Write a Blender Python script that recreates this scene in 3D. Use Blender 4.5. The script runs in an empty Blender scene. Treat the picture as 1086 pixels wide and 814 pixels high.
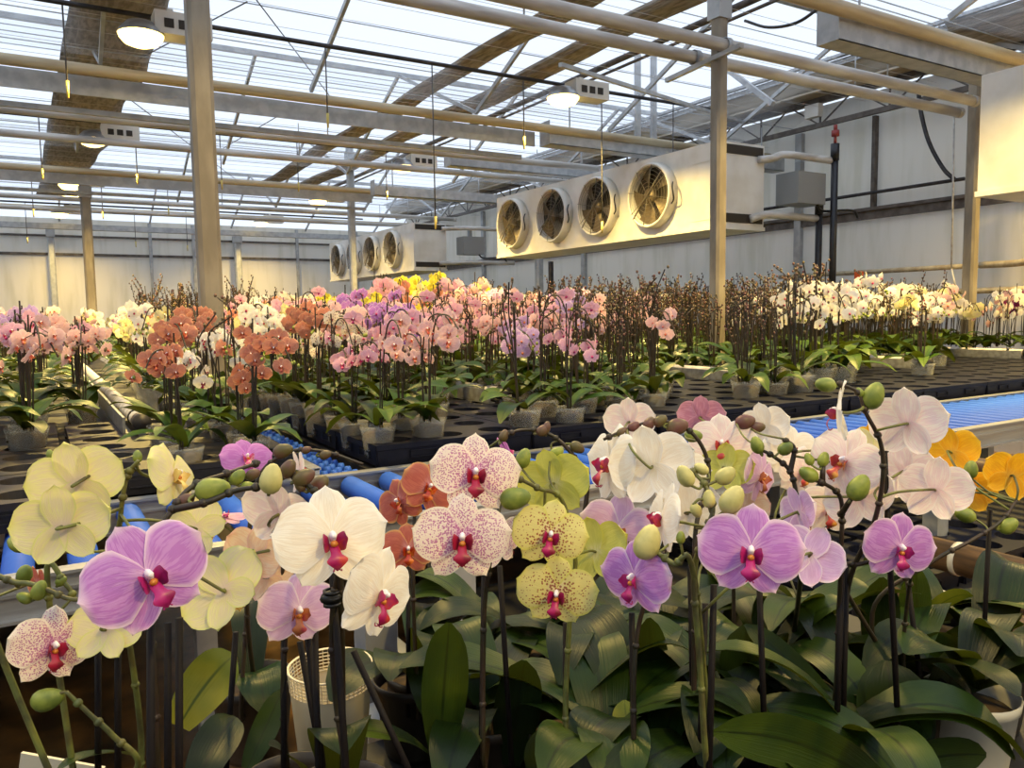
import bpy, math, random
import numpy as np
from math import sin, cos, pi, radians as R
from mathutils import Vector, Matrix

random.seed(7)
sc = bpy.context.scene
COL = sc.collection

# ------------------------------------------------------------------ camera
W, Hh = 1086, 814
FOC = 839.1
EYE = 1.40
yaw, pit, rol = R(31.0308), R(-5.0940), R(-0.8569)
fw = Vector((sin(yaw)*cos(pit), cos(yaw)*cos(pit), sin(pit)))
rt = Vector((cos(yaw), -sin(yaw), 0)); up = rt.cross(fw)
rt2 = rt*cos(rol) + up*sin(rol); up2 = up*cos(rol) - rt*sin(rol)
EYEV = Vector((0, 0, EYE))
def ray(px, py): return fw + rt2*((px-543)/FOC) - up2*((py-407)/FOC)
def D(px, py, d): return EYEV + ray(px, py)*d            # point at depth d
def atZ(px, py, z): r = ray(px, py); return EYEV + r*((z-EYE)/r.z)
def atX(px, py, x): r = ray(px, py); return EYEV + r*(x/r.x)
def atY(px, py, y): r = ray(px, py); return EYEV + r*(y/r.y)
def proj(p):
    q = Vector(p)-EYEV; d = q.dot(fw)
    return 543+FOC*q.dot(rt2)/d, 407-FOC*q.dot(up2)/d, d
cam = bpy.data.cameras.new('camera'); co = bpy.data.objects.new('camera', cam); COL.objects.link(co)
cam.sensor_width = 36; cam.lens = FOC/W*36; cam.clip_start = .02; cam.clip_end = 200
m = Matrix((( rt2.x, up2.x, -fw.x), (rt2.y, up2.y, -fw.y), (rt2.z, up2.z, -fw.z))).to_4x4()
m.translation = EYEV; co.matrix_world = m; sc.camera = co

# ------------------------------------------------------------------ materials
def lin(c):
    return tuple(((x/255)/12.92 if x/255 <= .04045 else ((x/255+.055)/1.055)**2.4) for x in c)
class NT:
    def __init__(s, name):
        s.m = bpy.data.materials.new(name); s.m.use_nodes = True
        s.n = s.m.node_tree.nodes; s.l = s.m.node_tree.links; s.n.clear()
        s.out = s.n.new('ShaderNodeOutputMaterial')
    def node(s, t, **k):
        x = s.n.new(t)
        for a, b in k.items():
            if hasattr(x, a): setattr(x, a, b)
            else: x.inputs[a].default_value = b
        return x
    def link(s, a, b): s.l.new(a, b)
    def setin(s, n, i, v):
        if hasattr(v, 'links') or isinstance(v, bpy.types.NodeSocket): s.l.new(v, n.inputs[i])
        else: n.inputs[i].default_value = v
    def math(s, op, a, b=0.0, clamp=False):
        n = s.n.new('ShaderNodeMath'); n.operation = op; n.use_clamp = clamp
        s.setin(n, 0, a); s.setin(n, 1, b); return n.outputs[0]
    def mix(s, f, a, b):
        n = s.n.new('ShaderNodeMix'); n.data_type = 'RGBA'
        s.setin(n, 0, f); s.setin(n, 6, a); s.setin(n, 7, b); return n.outputs[2]
    def step(s, x, lo, hi):
        n = s.n.new('ShaderNodeMapRange'); n.interpolation_type = 'SMOOTHSTEP'
        s.setin(n, 0, x); n.inputs[1].default_value = lo; n.inputs[2].default_value = hi; return n.outputs[0]
def c4(c): return (*lin(c), 1)
def mat(name, col, rough=.5, metal=0, col2=None, scale=20, bump=0, stretch=(1, 1, 1), spec=.5, lo=.35, hi=.65):
    t = NT(name); b = t.node('ShaderNodeBsdfPrincipled')
    b.inputs['Roughness'].default_value = rough; b.inputs['Metallic'].default_value = metal
    b.inputs['Specular IOR Level'].default_value = spec
    if col2 is not None or bump:
        tc = t.node('ShaderNodeTexCoord'); mp = t.node('ShaderNodeMapping'); mp.inputs['Scale'].default_value = stretch
        t.link(tc.outputs['Object'], mp.inputs[0])
        nz = t.node('ShaderNodeTexNoise'); nz.inputs['Scale'].default_value = scale; nz.inputs['Detail'].default_value = 5
        t.link(mp.outputs[0], nz.inputs['Vector'])
        if col2 is not None:
            f = t.step(nz.outputs[0], lo, hi)
            t.link(t.mix(f, c4(col), c4(col2)), b.inputs['Base Color'])
        else: b.inputs['Base Color'].default_value = c4(col)
        if bump:
            bp = t.node('ShaderNodeBump'); bp.inputs['Strength'].default_value = bump; bp.inputs['Distance'].default_value = .01
            t.link(nz.outputs[0], bp.inputs['Height']); t.link(bp.outputs[0], b.inputs['Normal'])
    else: b.inputs['Base Color'].default_value = c4(col)
    t.link(b.outputs[0], t.out.inputs[0]); return t.m

def petal_mat(name, base, tip, edge, vein=None, veinamt=.4, spot=None, spotscale=420, spotthr=.42, transl=.3, basew=.35, spotfade=1.0):
    """base->tip along the petal, edge colour at its rim, veins running outward, freckles on the upper face"""
    t = NT(name)
    uv = t.node('ShaderNodeUVMap'); sp = t.node('ShaderNodeSeparateXYZ'); t.link(uv.outputs[0], sp.inputs[0])
    U, V = sp.outputs[0], sp.outputs[1]
    c = t.mix(t.step(V, 0.0, basew), c4(base), c4(tip))
    if vein is not None:
        cb = t.node('ShaderNodeCombineXYZ'); t.link(t.math('MULTIPLY', U, 16.0), cb.inputs[0]); t.link(t.math('MULTIPLY', V, 2.2), cb.inputs[1])
        nz = t.node('ShaderNodeTexNoise'); nz.inputs['Scale'].default_value = 1.3; nz.inputs['Detail'].default_value = 3
        t.link(cb.outputs[0], nz.inputs['Vector'])
        c = t.mix(t.math('MULTIPLY', t.step(nz.outputs[0], .46, .56), veinamt), c, c4(vein))
    if spot is not None:
        tc = t.node('ShaderNodeTexCoord')
        vo = t.node('ShaderNodeTexVoronoi'); vo.inputs['Scale'].default_value = spotscale; vo.inputs['Randomness'].default_value = .8
        t.link(tc.outputs['Object'], vo.inputs['Vector'])
        thr = t.math('SUBTRACT', spotthr, t.math('MULTIPLY', V, spotthr*.55*spotfade))
        f = t.step(t.math('SUBTRACT', thr, vo.outputs['Distance']), 0, .06)
        c = t.mix(t.math('MULTIPLY', f, .85), c, c4(spot))
    e = t.math('MAXIMUM', t.math('ABSOLUTE', t.math('SUBTRACT', t.math('MULTIPLY', U, 2.0), 1.0)), V)
    c = t.mix(t.step(e, .8, 1.0), c, c4(edge))
    b = t.node('ShaderNodeBsdfPrincipled'); b.inputs['Roughness'].default_value = .5
    b.inputs['Specular IOR Level'].default_value = .3
    t.link(c, b.inputs['Base Color'])
    tr = t.node('ShaderNodeBsdfTranslucent'); t.link(c, tr.inputs[0])
    mx = t.node('ShaderNodeMixShader'); mx.inputs[0].default_value = transl
    t.link(b.outputs[0], mx.inputs[1]); t.link(tr.outputs[0], mx.inputs[2]); t.link(mx.outputs[0], t.out.inputs[0])
    # fine relief of the veins
    cb2 = t.node('ShaderNodeCombineXYZ'); t.link(t.math('MULTIPLY', U, 40.0), cb2.inputs[0]); t.link(t.math('MULTIPLY', V, 3.0), cb2.inputs[1])
    n2 = t.node('ShaderNodeTexNoise'); n2.inputs['Scale'].default_value = 1; t.link(cb2.outputs[0], n2.inputs['Vector'])
    bp = t.node('ShaderNodeBump'); bp.inputs['Strength'].default_value = .35; bp.inputs['Distance'].default_value = .0015
    t.link(n2.outputs[0], bp.inputs['Height']); t.link(bp.outputs[0], b.inputs['Normal'])
    return t.m

def leaf_mat(name, c1, c2, rib):
    t = NT(name)
    uv = t.node('ShaderNodeUVMap'); sp = t.node('ShaderNodeSeparateXYZ'); t.link(uv.outputs[0], sp.inputs[0])
    tc = t.node('ShaderNodeTexCoord'); nz = t.node('ShaderNodeTexNoise'); nz.inputs['Scale'].default_value = 9; nz.inputs['Detail'].default_value = 3
    t.link(tc.outputs['Object'], nz.inputs['Vector'])
    c = t.mix(t.step(nz.outputs[0], .38, .66), c4(c1), c4(c2))
    d = t.math('ABSOLUTE', t.math('SUBTRACT', sp.outputs[0], .5))
    c = t.mix(t.math('SUBTRACT', 1.0, t.step(d, .01, .05)), c, c4(rib))
    b = t.node('ShaderNodeBsdfPrincipled'); b.inputs['Roughness'].default_value = .4; b.inputs['Specular IOR Level'].default_value = .25
    t.link(c, b.inputs['Base Color'])
    cb = t.node('ShaderNodeCombineXYZ'); t.link(t.math('MULTIPLY', sp.outputs[0], 26.0), cb.inputs[0]); t.link(sp.outputs[1], cb.inputs[1])
    n2 = t.node('ShaderNodeTexNoise'); n2.inputs['Scale'].default_value = 1.2; t.link(cb.outputs[0], n2.inputs['Vector'])
    bp = t.node('ShaderNodeBump'); bp.inputs['Strength'].default_value = .25; bp.inputs['Distance'].default_value = .003
    t.link(n2.outputs[0], bp.inputs['Height']); t.link(bp.outputs[0], b.inputs['Normal'])
    tr = t.node('ShaderNodeBsdfTranslucent'); t.link(t.mix(.6, c, c4((120, 130, 30))), tr.inputs[0])
    mx = t.node('ShaderNodeMixShader'); mx.inputs[0].default_value = .12
    t.link(b.outputs[0], mx.inputs[1]); t.link(tr.outputs[0], mx.inputs[2]); t.link(mx.outputs[0], t.out.inputs[0])
    return t.m

def alpha_mat(name, col, alpha, rough=.3, transl=0.0):
    t = NT(name); b = t.node('ShaderNodeBsdfPrincipled'); b.inputs['Base Color'].default_value = c4(col); b.inputs['Roughness'].default_value = rough
    tr = t.node('ShaderNodeBsdfTransparent'); mx = t.node('ShaderNodeMixShader'); mx.inputs[0].default_value = alpha
    sh = b.outputs[0]
    if transl:
        tl = t.node('ShaderNodeBsdfTranslucent'); tl.inputs[0].default_value = c4(col)
        m2 = t.node('ShaderNodeMixShader'); m2.inputs[0].default_value = transl
        t.link(sh, m2.inputs[1]); t.link(tl.outputs[0], m2.inputs[2]); sh = m2.outputs[0]
    t.link(tr.outputs[0], mx.inputs[1]); t.link(sh, mx.inputs[2]); t.link(mx.outputs[0], t.out.inputs[0])
    return t.m
def emit_mat(name, col, s):
    t = NT(name); e = t.node('ShaderNodeEmission'); e.inputs[0].default_value = (*col, 1); e.inputs[1].default_value = s
    t.link(e.outputs[0], t.out.inputs[0]); return t.m

M = {}
M['galv'] = mat('galvanised_steel', (182, 184, 184), .45, .3, (160, 162, 164), 10, .03)
M['galv_tan'] = mat('weathered_steel', (152, 142, 124), .6, .1, (122, 112, 96), 9, .05, (1, 1, .3))
M['white_pipe'] = mat('painted_pipe', (205, 202, 196), .45, .05, (172, 165, 156), 6, .03, (.4, 3, 3))
M['tan_pipe'] = mat('tan_painted_pipe', (196, 182, 150), .5, .05, (168, 150, 118), 5, .03, (.3, 3, 3))
M['dark_steel'] = mat('dark_steel', (62, 58, 58), .5, .3, (38, 36, 38), 12)
M['brown_steel'] = mat('brown_lattice_steel', (104, 96, 88), .6, .2, (78, 70, 64), 12)
M['black'] = mat('black_plastic', (18, 18, 20), .35, 0)
M['black_pipe'] = mat('black_pipe', (38, 38, 44), .4, 0, (22, 22, 26), 8)
M['screen'] = mat('folded_shade_cloth', (158, 148, 134), .9, 0, (122, 112, 98), 30, .5, (1, .25, 4))
M['screen2'] = mat('beige_shade_cloth', (188, 178, 160), .9, 0, (158, 146, 124), 5, .2, (2, .3, 2))
M['box_white'] = mat('white_sheet_metal', (222, 220, 214), .4, .0, (206, 202, 192), 3)
M['grey_box'] = mat('grey_enamel', (140, 142, 142), .5)
M['dark_in'] = mat('interior_shade_paint', (46, 38, 28), .7, 0)  # flat dark colour painted in for the shade inside fans, openings and slots
M['fan_blade'] = mat('fan_blade_steel', (104, 92, 72), .45, .4)
M['guard'] = mat('fan_guard_wire', (120, 112, 96), .4, .5)
M['wire'] = mat('thin_wire', (92, 88, 84), .5, .4)
M['yellow_tag'] = mat('yellow_plastic', (206, 184, 96), .5)
M['red'] = mat('red_valve', (140, 50, 44), .5)
M['orange'] = mat('orange_plastic', (214, 92, 34), .5)
M['roller'] = mat('blue_roller', (52, 98, 196), .6, 0, (42, 84, 178), 7, .0, spec=.2)
M['alu'] = mat('aluminium_rail', (176, 178, 180), .35, .55, (150, 150, 150), 8, .02, (.2, 4, 4))
M['tray'] = mat('navy_black_plastic_tray', (14, 16, 30), .5, 0, (24, 24, 34), 20, spec=.25)
M['tray_old'] = mat('dusty_black_tray', (24, 22, 24), .5, 0, (40, 34, 30), 14)
M['pot'] = alpha_mat('clear_plastic_pot', (205, 205, 198), .27, .22, .25)
M['pot_dark'] = mat('dark_plastic_pot', (40, 34, 30), .5, 0)
M['pot_rim'] = mat('pale_pot_rim', (190, 188, 176), .4)
M['bark'] = mat('bark_substrate', (84, 66, 44), .95, 0, (52, 42, 30), 26, .2)
M['cream'] = mat('cream_plastic', (226, 212, 178), .5)
M['bench'] = mat('dark_bench_deck', (30, 28, 28), .6, 0, (18, 16, 16), 8)
M['floor'] = mat('dark_wet_concrete', (142, 106, 62), .3, 0, (82, 60, 38), 5, .25, spec=.6)
M['brown_pipe'] = mat('rusty_brown_pipe', (118, 92, 66), .4, .3, (72, 58, 46), 12, .05, (3, .5, 3))
M['stem_g'] = mat('green_stem', (116, 122, 58), .5, 0, (84, 80, 44), 40)
M['stem_d'] = mat('dark_purple_stem', (50, 36, 28), .5, 0, (42, 38, 20), 40)
M['stake'] = mat('dark_plastic_stake', (20, 15, 16), .6, spec=.2)
M['bud_g'] = mat('green_bud', (142, 152, 58), .45, 0, (104, 120, 44), 60)
M['bud_p'] = mat('pale_bud', (204, 196, 128), .45, 0, (176, 172, 104), 50)
M['bud_b'] = mat('brown_purple_bud', (104, 62, 60), .45, 0, (92, 84, 44), 30)
M['leaf'] = leaf_mat('dark_orchid_leaf', (15, 31, 10), (30, 48, 10), (12, 24, 8))
M['leaf_y'] = leaf_mat('yellowish_orchid_leaf', (86, 98, 24), (138, 132, 34), (66, 78, 20))
M['leaf_b'] = leaf_mat('lit_green_orchid_leaf', (46, 74, 22), (84, 104, 30), (40, 60, 18))  # brighter copy of the leaf colour: the light on the back rows is painted in
M['leaf_m'] = leaf_mat('green_orchid_leaf', (26, 48, 14), (54, 72, 16), (20, 36, 10))
M['column'] = mat('flower_column', (250, 240, 240), .4)

# petal varieties: petals, lip
def variety(n, lipc, lip2, **k):
    M['p_'+n] = petal_mat('petal_'+n, **k)
    M['l_'+n] = mat('lip_'+n, lipc, .4, 0, lip2, 7, lo=.45, hi=.62)
variety('lilac', (176, 30, 112), (140, 14, 80), base=(236, 196, 232), tip=(206, 150, 222), edge=(244, 220, 240), vein=(176, 96, 200), veinamt=.5)
variety('lilacpale', (190, 110, 60), (170, 60, 70), base=(246, 226, 240), tip=(226, 192, 232), edge=(250, 236, 244), vein=(200, 140, 208), veinamt=.35)
variety('cream_yellow', (226, 196, 110), (214, 176, 80), base=(238, 220, 200), tip=(242, 234, 168), edge=(234, 234, 148), vein=(238, 222, 190), veinamt=.6)
variety('yellow', (226, 150, 60), (200, 120, 40), base=(238, 232, 120), tip=(236, 226, 84), edge=(238, 236, 130), vein=(216, 196, 60), veinamt=.3)
variety('salmon', (190, 90, 60), (150, 50, 50), base=(226, 180, 160), tip=(212, 146, 120), edge=(226, 176, 140), vein=(190, 110, 90), veinamt=.4)
variety('ygreen', (226, 150, 60), (200, 120, 40), base=(222, 222, 170), tip=(208, 210, 110), edge=(214, 214, 96), vein=(190, 196, 90), veinamt=.4)
variety('gold', (190, 70, 30), (210, 110, 30), base=(236, 190, 70), tip=(244, 186, 34), edge=(246, 204, 70), vein=(226, 150, 30), veinamt=.4)
variety('white', (160, 14, 84), (190, 60, 50), base=(250, 244, 224), tip=(255, 250, 238), edge=(255, 252, 246), vein=(244, 232, 214), veinamt=.5)
variety('whitepink', (180, 60, 60), (214, 150, 60), base=(248, 226, 226), tip=(252, 240, 232), edge=(253, 246, 240), vein=(240, 204, 214), veinamt=.45)
variety('peach', (190, 90, 60), (210, 140, 70), base=(246, 220, 196), tip=(248, 224, 196), edge=(246, 206, 190), vein=(236, 186, 150), veinamt=.4)
variety('spotted', (164, 24, 60), (120, 14, 40), base=(236, 190, 216), tip=(250, 232, 218), edge=(252, 240, 222), spot=(188, 96, 158), spotscale=50, spotthr=.62, spotfade=.8)
variety('yspotted', (176, 22, 90), (130, 20, 40), base=(250, 236, 190), tip=(232, 222, 146), edge=(228, 224, 120), spot=(150, 54, 46), spotscale=30, spotthr=.56, spotfade=1.3)
variety('orange', (170, 50, 20), (226, 120, 40), base=(220, 160, 160), tip=(190, 106, 90), edge=(216, 164, 104), vein=(170, 78, 76), veinamt=.5)
variety('magenta', (200, 60, 120), (240, 200, 190), base=(222, 140, 220), tip=(206, 136, 208), edge=(222, 150, 218), vein=(180, 70, 180), veinamt=.4)
variety('dusty', (150, 40, 70), (110, 30, 50), base=(216, 150, 176), tip=(208, 150, 176), edge=(220, 170, 190), vein=(176, 100, 130), veinamt=.5)
variety('pink', (186, 40, 110), (150, 30, 80), base=(244, 206, 216), tip=(238, 188, 206), edge=(248, 214, 222), vein=(214, 140, 176), veinamt=.35)
variety('pinkpeach', (196, 90, 80), (226, 160, 90), base=(244, 214, 206), tip=(240, 200, 196), edge=(250, 222, 212), vein=(214, 150, 160), veinamt=.3)
variety('maroonspot', (120, 16, 50), (150, 30, 60), base=(246, 236, 206), tip=(246, 234, 214), edge=(250, 244, 226), spot=(130, 40, 60), spotscale=11, spotthr=.5)
variety('darkpurple', (90, 10, 60), (120, 20, 70), base=(150, 50, 110), tip=(146, 40, 104), edge=(190, 110, 150), vein=(110, 20, 80), veinamt=.5)

# ------------------------------------------------------------------ mesh builder
class MB:
    def __init__(s): s.v = []; s.f = []; s.m = []; s.uv = []
    def vert(s, p, uv=(0.5, 0.5)): s.v.append((p[0], p[1], p[2])); s.uv.append(uv); return len(s.v)-1
    def face(s, idx, m=0): s.f.append(tuple(idx)); s.m.append(m)
    def grid(s, rows, m=0, uvs=None, closed=False):
        """rows: list of lists of points"""
        base = len(s.v); n = len(rows[0])
        for i, r in enumerate(rows):
            for j, p in enumerate(r):
                s.vert(p, uvs[i][j] if uvs else (j/max(1, n-1), i/max(1, len(rows)-1)))
        for i in range(len(rows)-1):
            for j in range(n if closed else n-1):
                a = base+i*n+j; b = base+i*n+(j+1) % n
                s.face((a, b, b+n, a+n), m)
        return base
    def box(s, lo, hi, m=0):
        x0, y0, z0 = lo; x1, y1, z1 = hi; b = len(s.v)
        for p in ((x0, y0, z0), (x1, y0, z0), (x1, y1, z0), (x0, y1, z0), (x0, y0, z1), (x1, y0, z1), (x1, y1, z1), (x0, y1, z1)): s.vert(p)
        for q in ((0, 3, 2, 1), (4, 5, 6, 7), (0, 1, 5, 4), (1, 2, 6, 5), (2, 3, 7, 6), (3, 0, 4, 7)): s.face([b+i for i in q], m)
    def bar(s, a, b, w, h, m=0, upv=(0, 0, 1)):
        a, b = Vector(a), Vector(b); t = (b-a).normalized(); u = Vector(upv)
        if abs(t.dot(u)) > .95: u = Vector((1, 0, 0))
        sd = t.cross(u).normalized()*w/2; uu = sd.cross(t).normalized()*h/2
        k = len(s.v)
        for p in (a, b):
            for q in (-sd-uu, sd-uu, sd+uu, -sd+uu): s.vert(p+q)
        for q in ((3, 2, 1, 0), (4, 5, 6, 7), (0, 1, 5, 4), (1, 2, 6, 5), (2, 3, 7, 6), (3, 0, 4, 7)): s.face([k+i for i in q], m)
    def tube(s, pts, r, n=10, m=0, caps=True):
        pts = [Vector(p) for p in pts]; rr = r if isinstance(r, (list, tuple)) else [r]*len(pts)
        rows = []; prev = None
        for i, p in enumerate(pts):
            t = (pts[min(i+1, len(pts)-1)]-pts[max(i-1, 0)]).normalized()
            if prev is None:
                a = Vector((0, 0, 1)) if abs(t.z) < .9 else Vector((1, 0, 0))
                sd = t.cross(a).normalized()
            else:
                sd = prev - t*prev.dot(t); sd.normalize()
            prev = sd; u = t.cross(sd)
            rows.append([p+(sd*cos(2*pi*j/n)+u*sin(2*pi*j/n))*rr[i] for j in range(n)])
        b = s.grid(rows, m, closed=True)
        if caps:
            s.face([b+j for j in range(n)][::-1], m); s.face([b+(len(pts)-1)*n+j for j in range(n)], m)
    def lathe(s, prof, c=(0, 0, 0), n=24, m=0, axis='z'):
        rows = []
        for r, h in prof:
            row = []
            for j in range(n):
                a = 2*pi*j/n; x, y, z = r*cos(a), r*sin(a), h
                if axis == 'x': x, y, z = z, x, y
                if axis == 'y': x, y, z = x, z, y
                row.append((c[0]+x, c[1]+y, c[2]+z))
            rows.append(row)
        s.grid(rows, m, closed=True)
    def ball(s, c, rx, ry, rz, n=10, k=7, m=0, rot=None):
        rows = []
        for i in range(k+1):
            th = pi*i/k
            row = []
            for j in range(n):
                a = 2*pi*j/n
                p = Vector((rx*sin(th)*cos(a), ry*sin(th)*sin(a), rz*cos(th)))
                if rot is not None: p = rot @ p
                row.append(Vector(c)+p)
            rows.append(row)
        s.grid(rows, m, closed=True)
    def data(s, name, mats, smooth=True):
        me = bpy.data.meshes.new(name); me.from_pydata(s.v, [], s.f); me.update()
        for x in (mats if isinstance(mats, (list, tuple)) else [mats]): me.materials.append(M[x] if isinstance(x, str) else x)
        me.polygons.foreach_set('material_index', s.m)
        me.polygons.foreach_set('use_smooth', [smooth]*len(s.f))
        ul = me.uv_layers.new(name='UVMap'); li = np.empty(len(me.loops), dtype=np.int32); me.loops.foreach_get('vertex_index', li)
        ul.data.foreach_set('uv', np.array(s.uv, dtype=np.float32)[li].ravel())
        me.update(); return me
    def build(s, name, mats, parent=None, loc=None, smooth=True):
        o = bpy.data.objects.new(name, s.data(name, mats, smooth)); COL.objects.link(o)
        if parent is not None: o.parent = parent
        if loc is not None: o.location = loc
        return o
def link(name, me, parent=None, mw=None):
    o = bpy.data.objects.new(name, me); COL.objects.link(o)
    if parent is not None: o.parent = parent
    if mw is not None: o.matrix_local = mw
    return o
def tag(o, label, cat, group=None, kind=None):
    o['label'] = label; o['category'] = cat
    if group: o['group'] = group
    if kind: o['kind'] = kind
    return o
def thing(name, label, cat, loc=(0, 0, 0), group=None):
    o = bpy.data.objects.new(name, None); COL.objects.link(o); o.location = loc; o.empty_display_size = .05
    return tag(o, label, cat, group)
def struct(o): o['kind'] = 'structure'; return o
def smooth_path(pts, k=6):
    pts = [Vector(p) for p in pts]
    if len(pts) < 3: return pts
    P = [pts[0]*2-pts[1]]+pts+[pts[-1]*2-pts[-2]]; out = []
    for i in range(1, len(P)-2):
        for j in range(k):
            t = j/k; a, b, c, d = P[i-1], P[i], P[i+1], P[i+2]
            out.append(.5*((2*b)+(c-a)*t+(2*a-5*b+4*c-d)*t*t+(3*b-a-3*c+d)*t**3))
    out.append(pts[-1]); return out
def auto_smooth(o, ang=35):
    for p in o.data.polygons: p.use_smooth = False
def flat(o):
    o.data.polygons.foreach_set('use_smooth', [False]*len(o.data.polygons)); return o

# ------------------------------------------------------------------ setting
XW, YF, XL, YB = 7.9, 18.0, -7.0, -4.0
SPAN, G0 = 3.7, -4.2          # roof spans run along X, gutters at G0 + k*SPAN
GZ, RZ = 3.38, 4.2
def wall_mat():
    t = NT('greenhouse_wall_sheet'); b = t.node('ShaderNodeBsdfPrincipled'); b.inputs['Roughness'].default_value = .45
    tc = t.node('ShaderNodeTexCoord'); mp = t.node('ShaderNodeMapping'); mp.inputs['Scale'].default_value = (2.5, 2.5, .35)
    t.link(tc.outputs['Object'], mp.inputs[0]); nz = t.node('ShaderNodeTexNoise'); nz.inputs['Scale'].default_value = 2.2; nz.inputs['Detail'].default_value = 6
    t.link(mp.outputs[0], nz.inputs['Vector'])
    t.link(t.mix(t.step(nz.outputs[0], .45, .75), c4((234, 226, 206)), c4((208, 200, 168))), b.inputs['Base Color'])
    tl = t.node('ShaderNodeBsdfTranslucent'); tl.inputs[0].default_value = c4((226, 230, 236)); mx = t.node('ShaderNodeMixShader'); mx.inputs[0].default_value = .3
    t.link(b.outputs[0], mx.inputs[1]); t.link(tl.outputs[0], mx.inputs[2]); t.link(mx.outputs[0], t.out.inputs[0]); return t.m
M['wall'] = wall_mat()
M['glass'] = alpha_mat('roof_glass', (236, 240, 246), .10, .35, .8)

def wall(name, lo, hi, z1=3.75):
    b = MB(); b.box((lo[0], lo[1], 0), (hi[0], hi[1], z1)); return struct(flat(b.build(name, 'wall')))
wall('wall_right', (XW, YB, 0), (XW+.06, YF, 0), 3.72)
wall('wall_far', (XL, YF, 0), (XW, YF+.06, 0), 3.38)
wall('wall_left', (XL-.06, YB, 0), (XL, YF, 0), 3.38)
wall('wall_back', (XL, YB-.06, 0), (XW, YB, 0), 3.38)
b = MB(); b.box((XL, YB, -.1), (XW, YF, 0)); struct(flat(b.build('floor', 'floor')))

# roof: six glazed spans whose ridges run along X
k = 0; g = G0
roof = MB()
bars = MB()
while g < YF-.1:
    yr = g+SPAN/2; y1 = min(g+SPAN, YF+.2)
    for (ya, za, yb, zb) in ((g, GZ, yr, RZ), (yr, RZ, y1, GZ)):
        n = Vector((0, -(zb-za), yb-ya)).normalized()*.006
        i = [roof.vert(p) for p in ((XL, ya, za), (XW+.2, ya, za), (XW+.2, yb, zb), (XL, yb, zb))]; roof.face(i)
        # thin glazing purlins along X
        for q in range(1, 5):
            f = q/5; y = ya+(yb-ya)*f; z = za+(zb-za)*f
            bars.bar((XL, y, z-.008), (XW, y, z-.008), .005, .008)
    g += SPAN
rf = struct(flat(roof.build('ceiling', 'glass')))
struct(flat(bars.build('trim_1', 'galv')))
# rafters and ridge bars, one object per span
g = G0; ti = 2
while g < YF-.1:
    b = MB(); yr = g+SPAN/2; y1 = g+SPAN
    b.bar((XL, yr, RZ-.03), (XW, yr, RZ-.03), .05, .05)
    x = .55-1.62*4; q_ = 0
    while x < XW:
        q_ += 1
        if q_ % 2: b.bar((x, g, GZ-.04), (x, yr, RZ-.04), .022, .035)
        b.bar((x, yr, RZ-.04), (x, min(y1, YF), GZ-.04), .028, .04); x += 1.62
    struct(flat(b.build('trim_%d' % ti, 'galv'))); ti += 1; g += SPAN
# the beams below each gutter: tan pipe, grey trough and a light lower chord
rown = ['over the roller conveyor', 'above the first wall fans', 'below the roof in mid hall', 'near the far fans', 'next to the far wall']
def along(name, mname, x0, x1, y, z, r, label, cat, group=None, sag=0):
    b = MB(); b.tube([(x0, y, z), (x1, y, z)], r, 12)
    return tag(b.build(name, mname), label, cat, group)
beams = [(3.2, 3.2, .045), (6.62, 3.2, .042), (11.1, 3.2, .04), (14.9, 3.2, .04)]
for i, (y, z, r) in enumerate(beams):
    along('beam_pipe', 'tan_pipe', -3, 7.6, y, z, r, 'long tan pipe carried crosswise %s' % rown[i], 'pipe')
# open grey metal troughs that start in mid-air and run to the right wall
def trough(x0, y, z, w, h, label, L=3.4):
    x1 = x0+L
    t = thing('metal_trough', label, 'metal trough', (x0, y, z))
    b = MB(); th = .006
    b.box((0, -w/2, 0), (x1-x0, w/2, th)); b.box((0, -w/2, 0), (x1-x0, -w/2+th, h)); b.box((0, w/2-th, 0), (x1-x0, w/2, h))
    flat(b.build('channel', 'galv', t))
    b = MB(); b.box((-.006, -w/2, 0), (0, w/2, h+.08)); flat(b.build('end_plate', 'galv', t))
    for hx in (.3, L-.3):
        b = MB(); b.tube([(hx, 0, th), (hx, 0, .5)], .008, 6); b.build('hanger_rod', 'galv', t)
    return t
trough(4.32, 3.32, 3.04, .16, .13, 'grey trough with yellow lit edge hanging over the conveyor')
trough(4.47, 6.72, 3.06, .18, .15, 'grey trough glowing under the brightest lamp near the wall fans')
trough(4.2, 8.35, 3.1, .16, .12, 'plain grey trough above the left pair of wall fans', 2.2)
trough(4.2, 10.7, 3.08, .16, .13, 'grey trough with lit end above the gap between fan boxes', 2.0)
for y, lab in ((6.85, 'grey double channel behind the tan pipe above the bright lamps'), (11.3, 'grey channel meeting the thin left column below the roof')):
    b = MB(); b.box((-3, y-.05, 3.16), (4.4, y+.07, 3.2)); b.box((-3, y-.05, 3.06), (4.4, y-.03, 3.16)); b.box((-3, y+.2, 2.98), (4.4, y+.24, 3.02))
    tag(flat(b.build('steel_channel', 'galv')), lab, 'beam')
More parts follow.
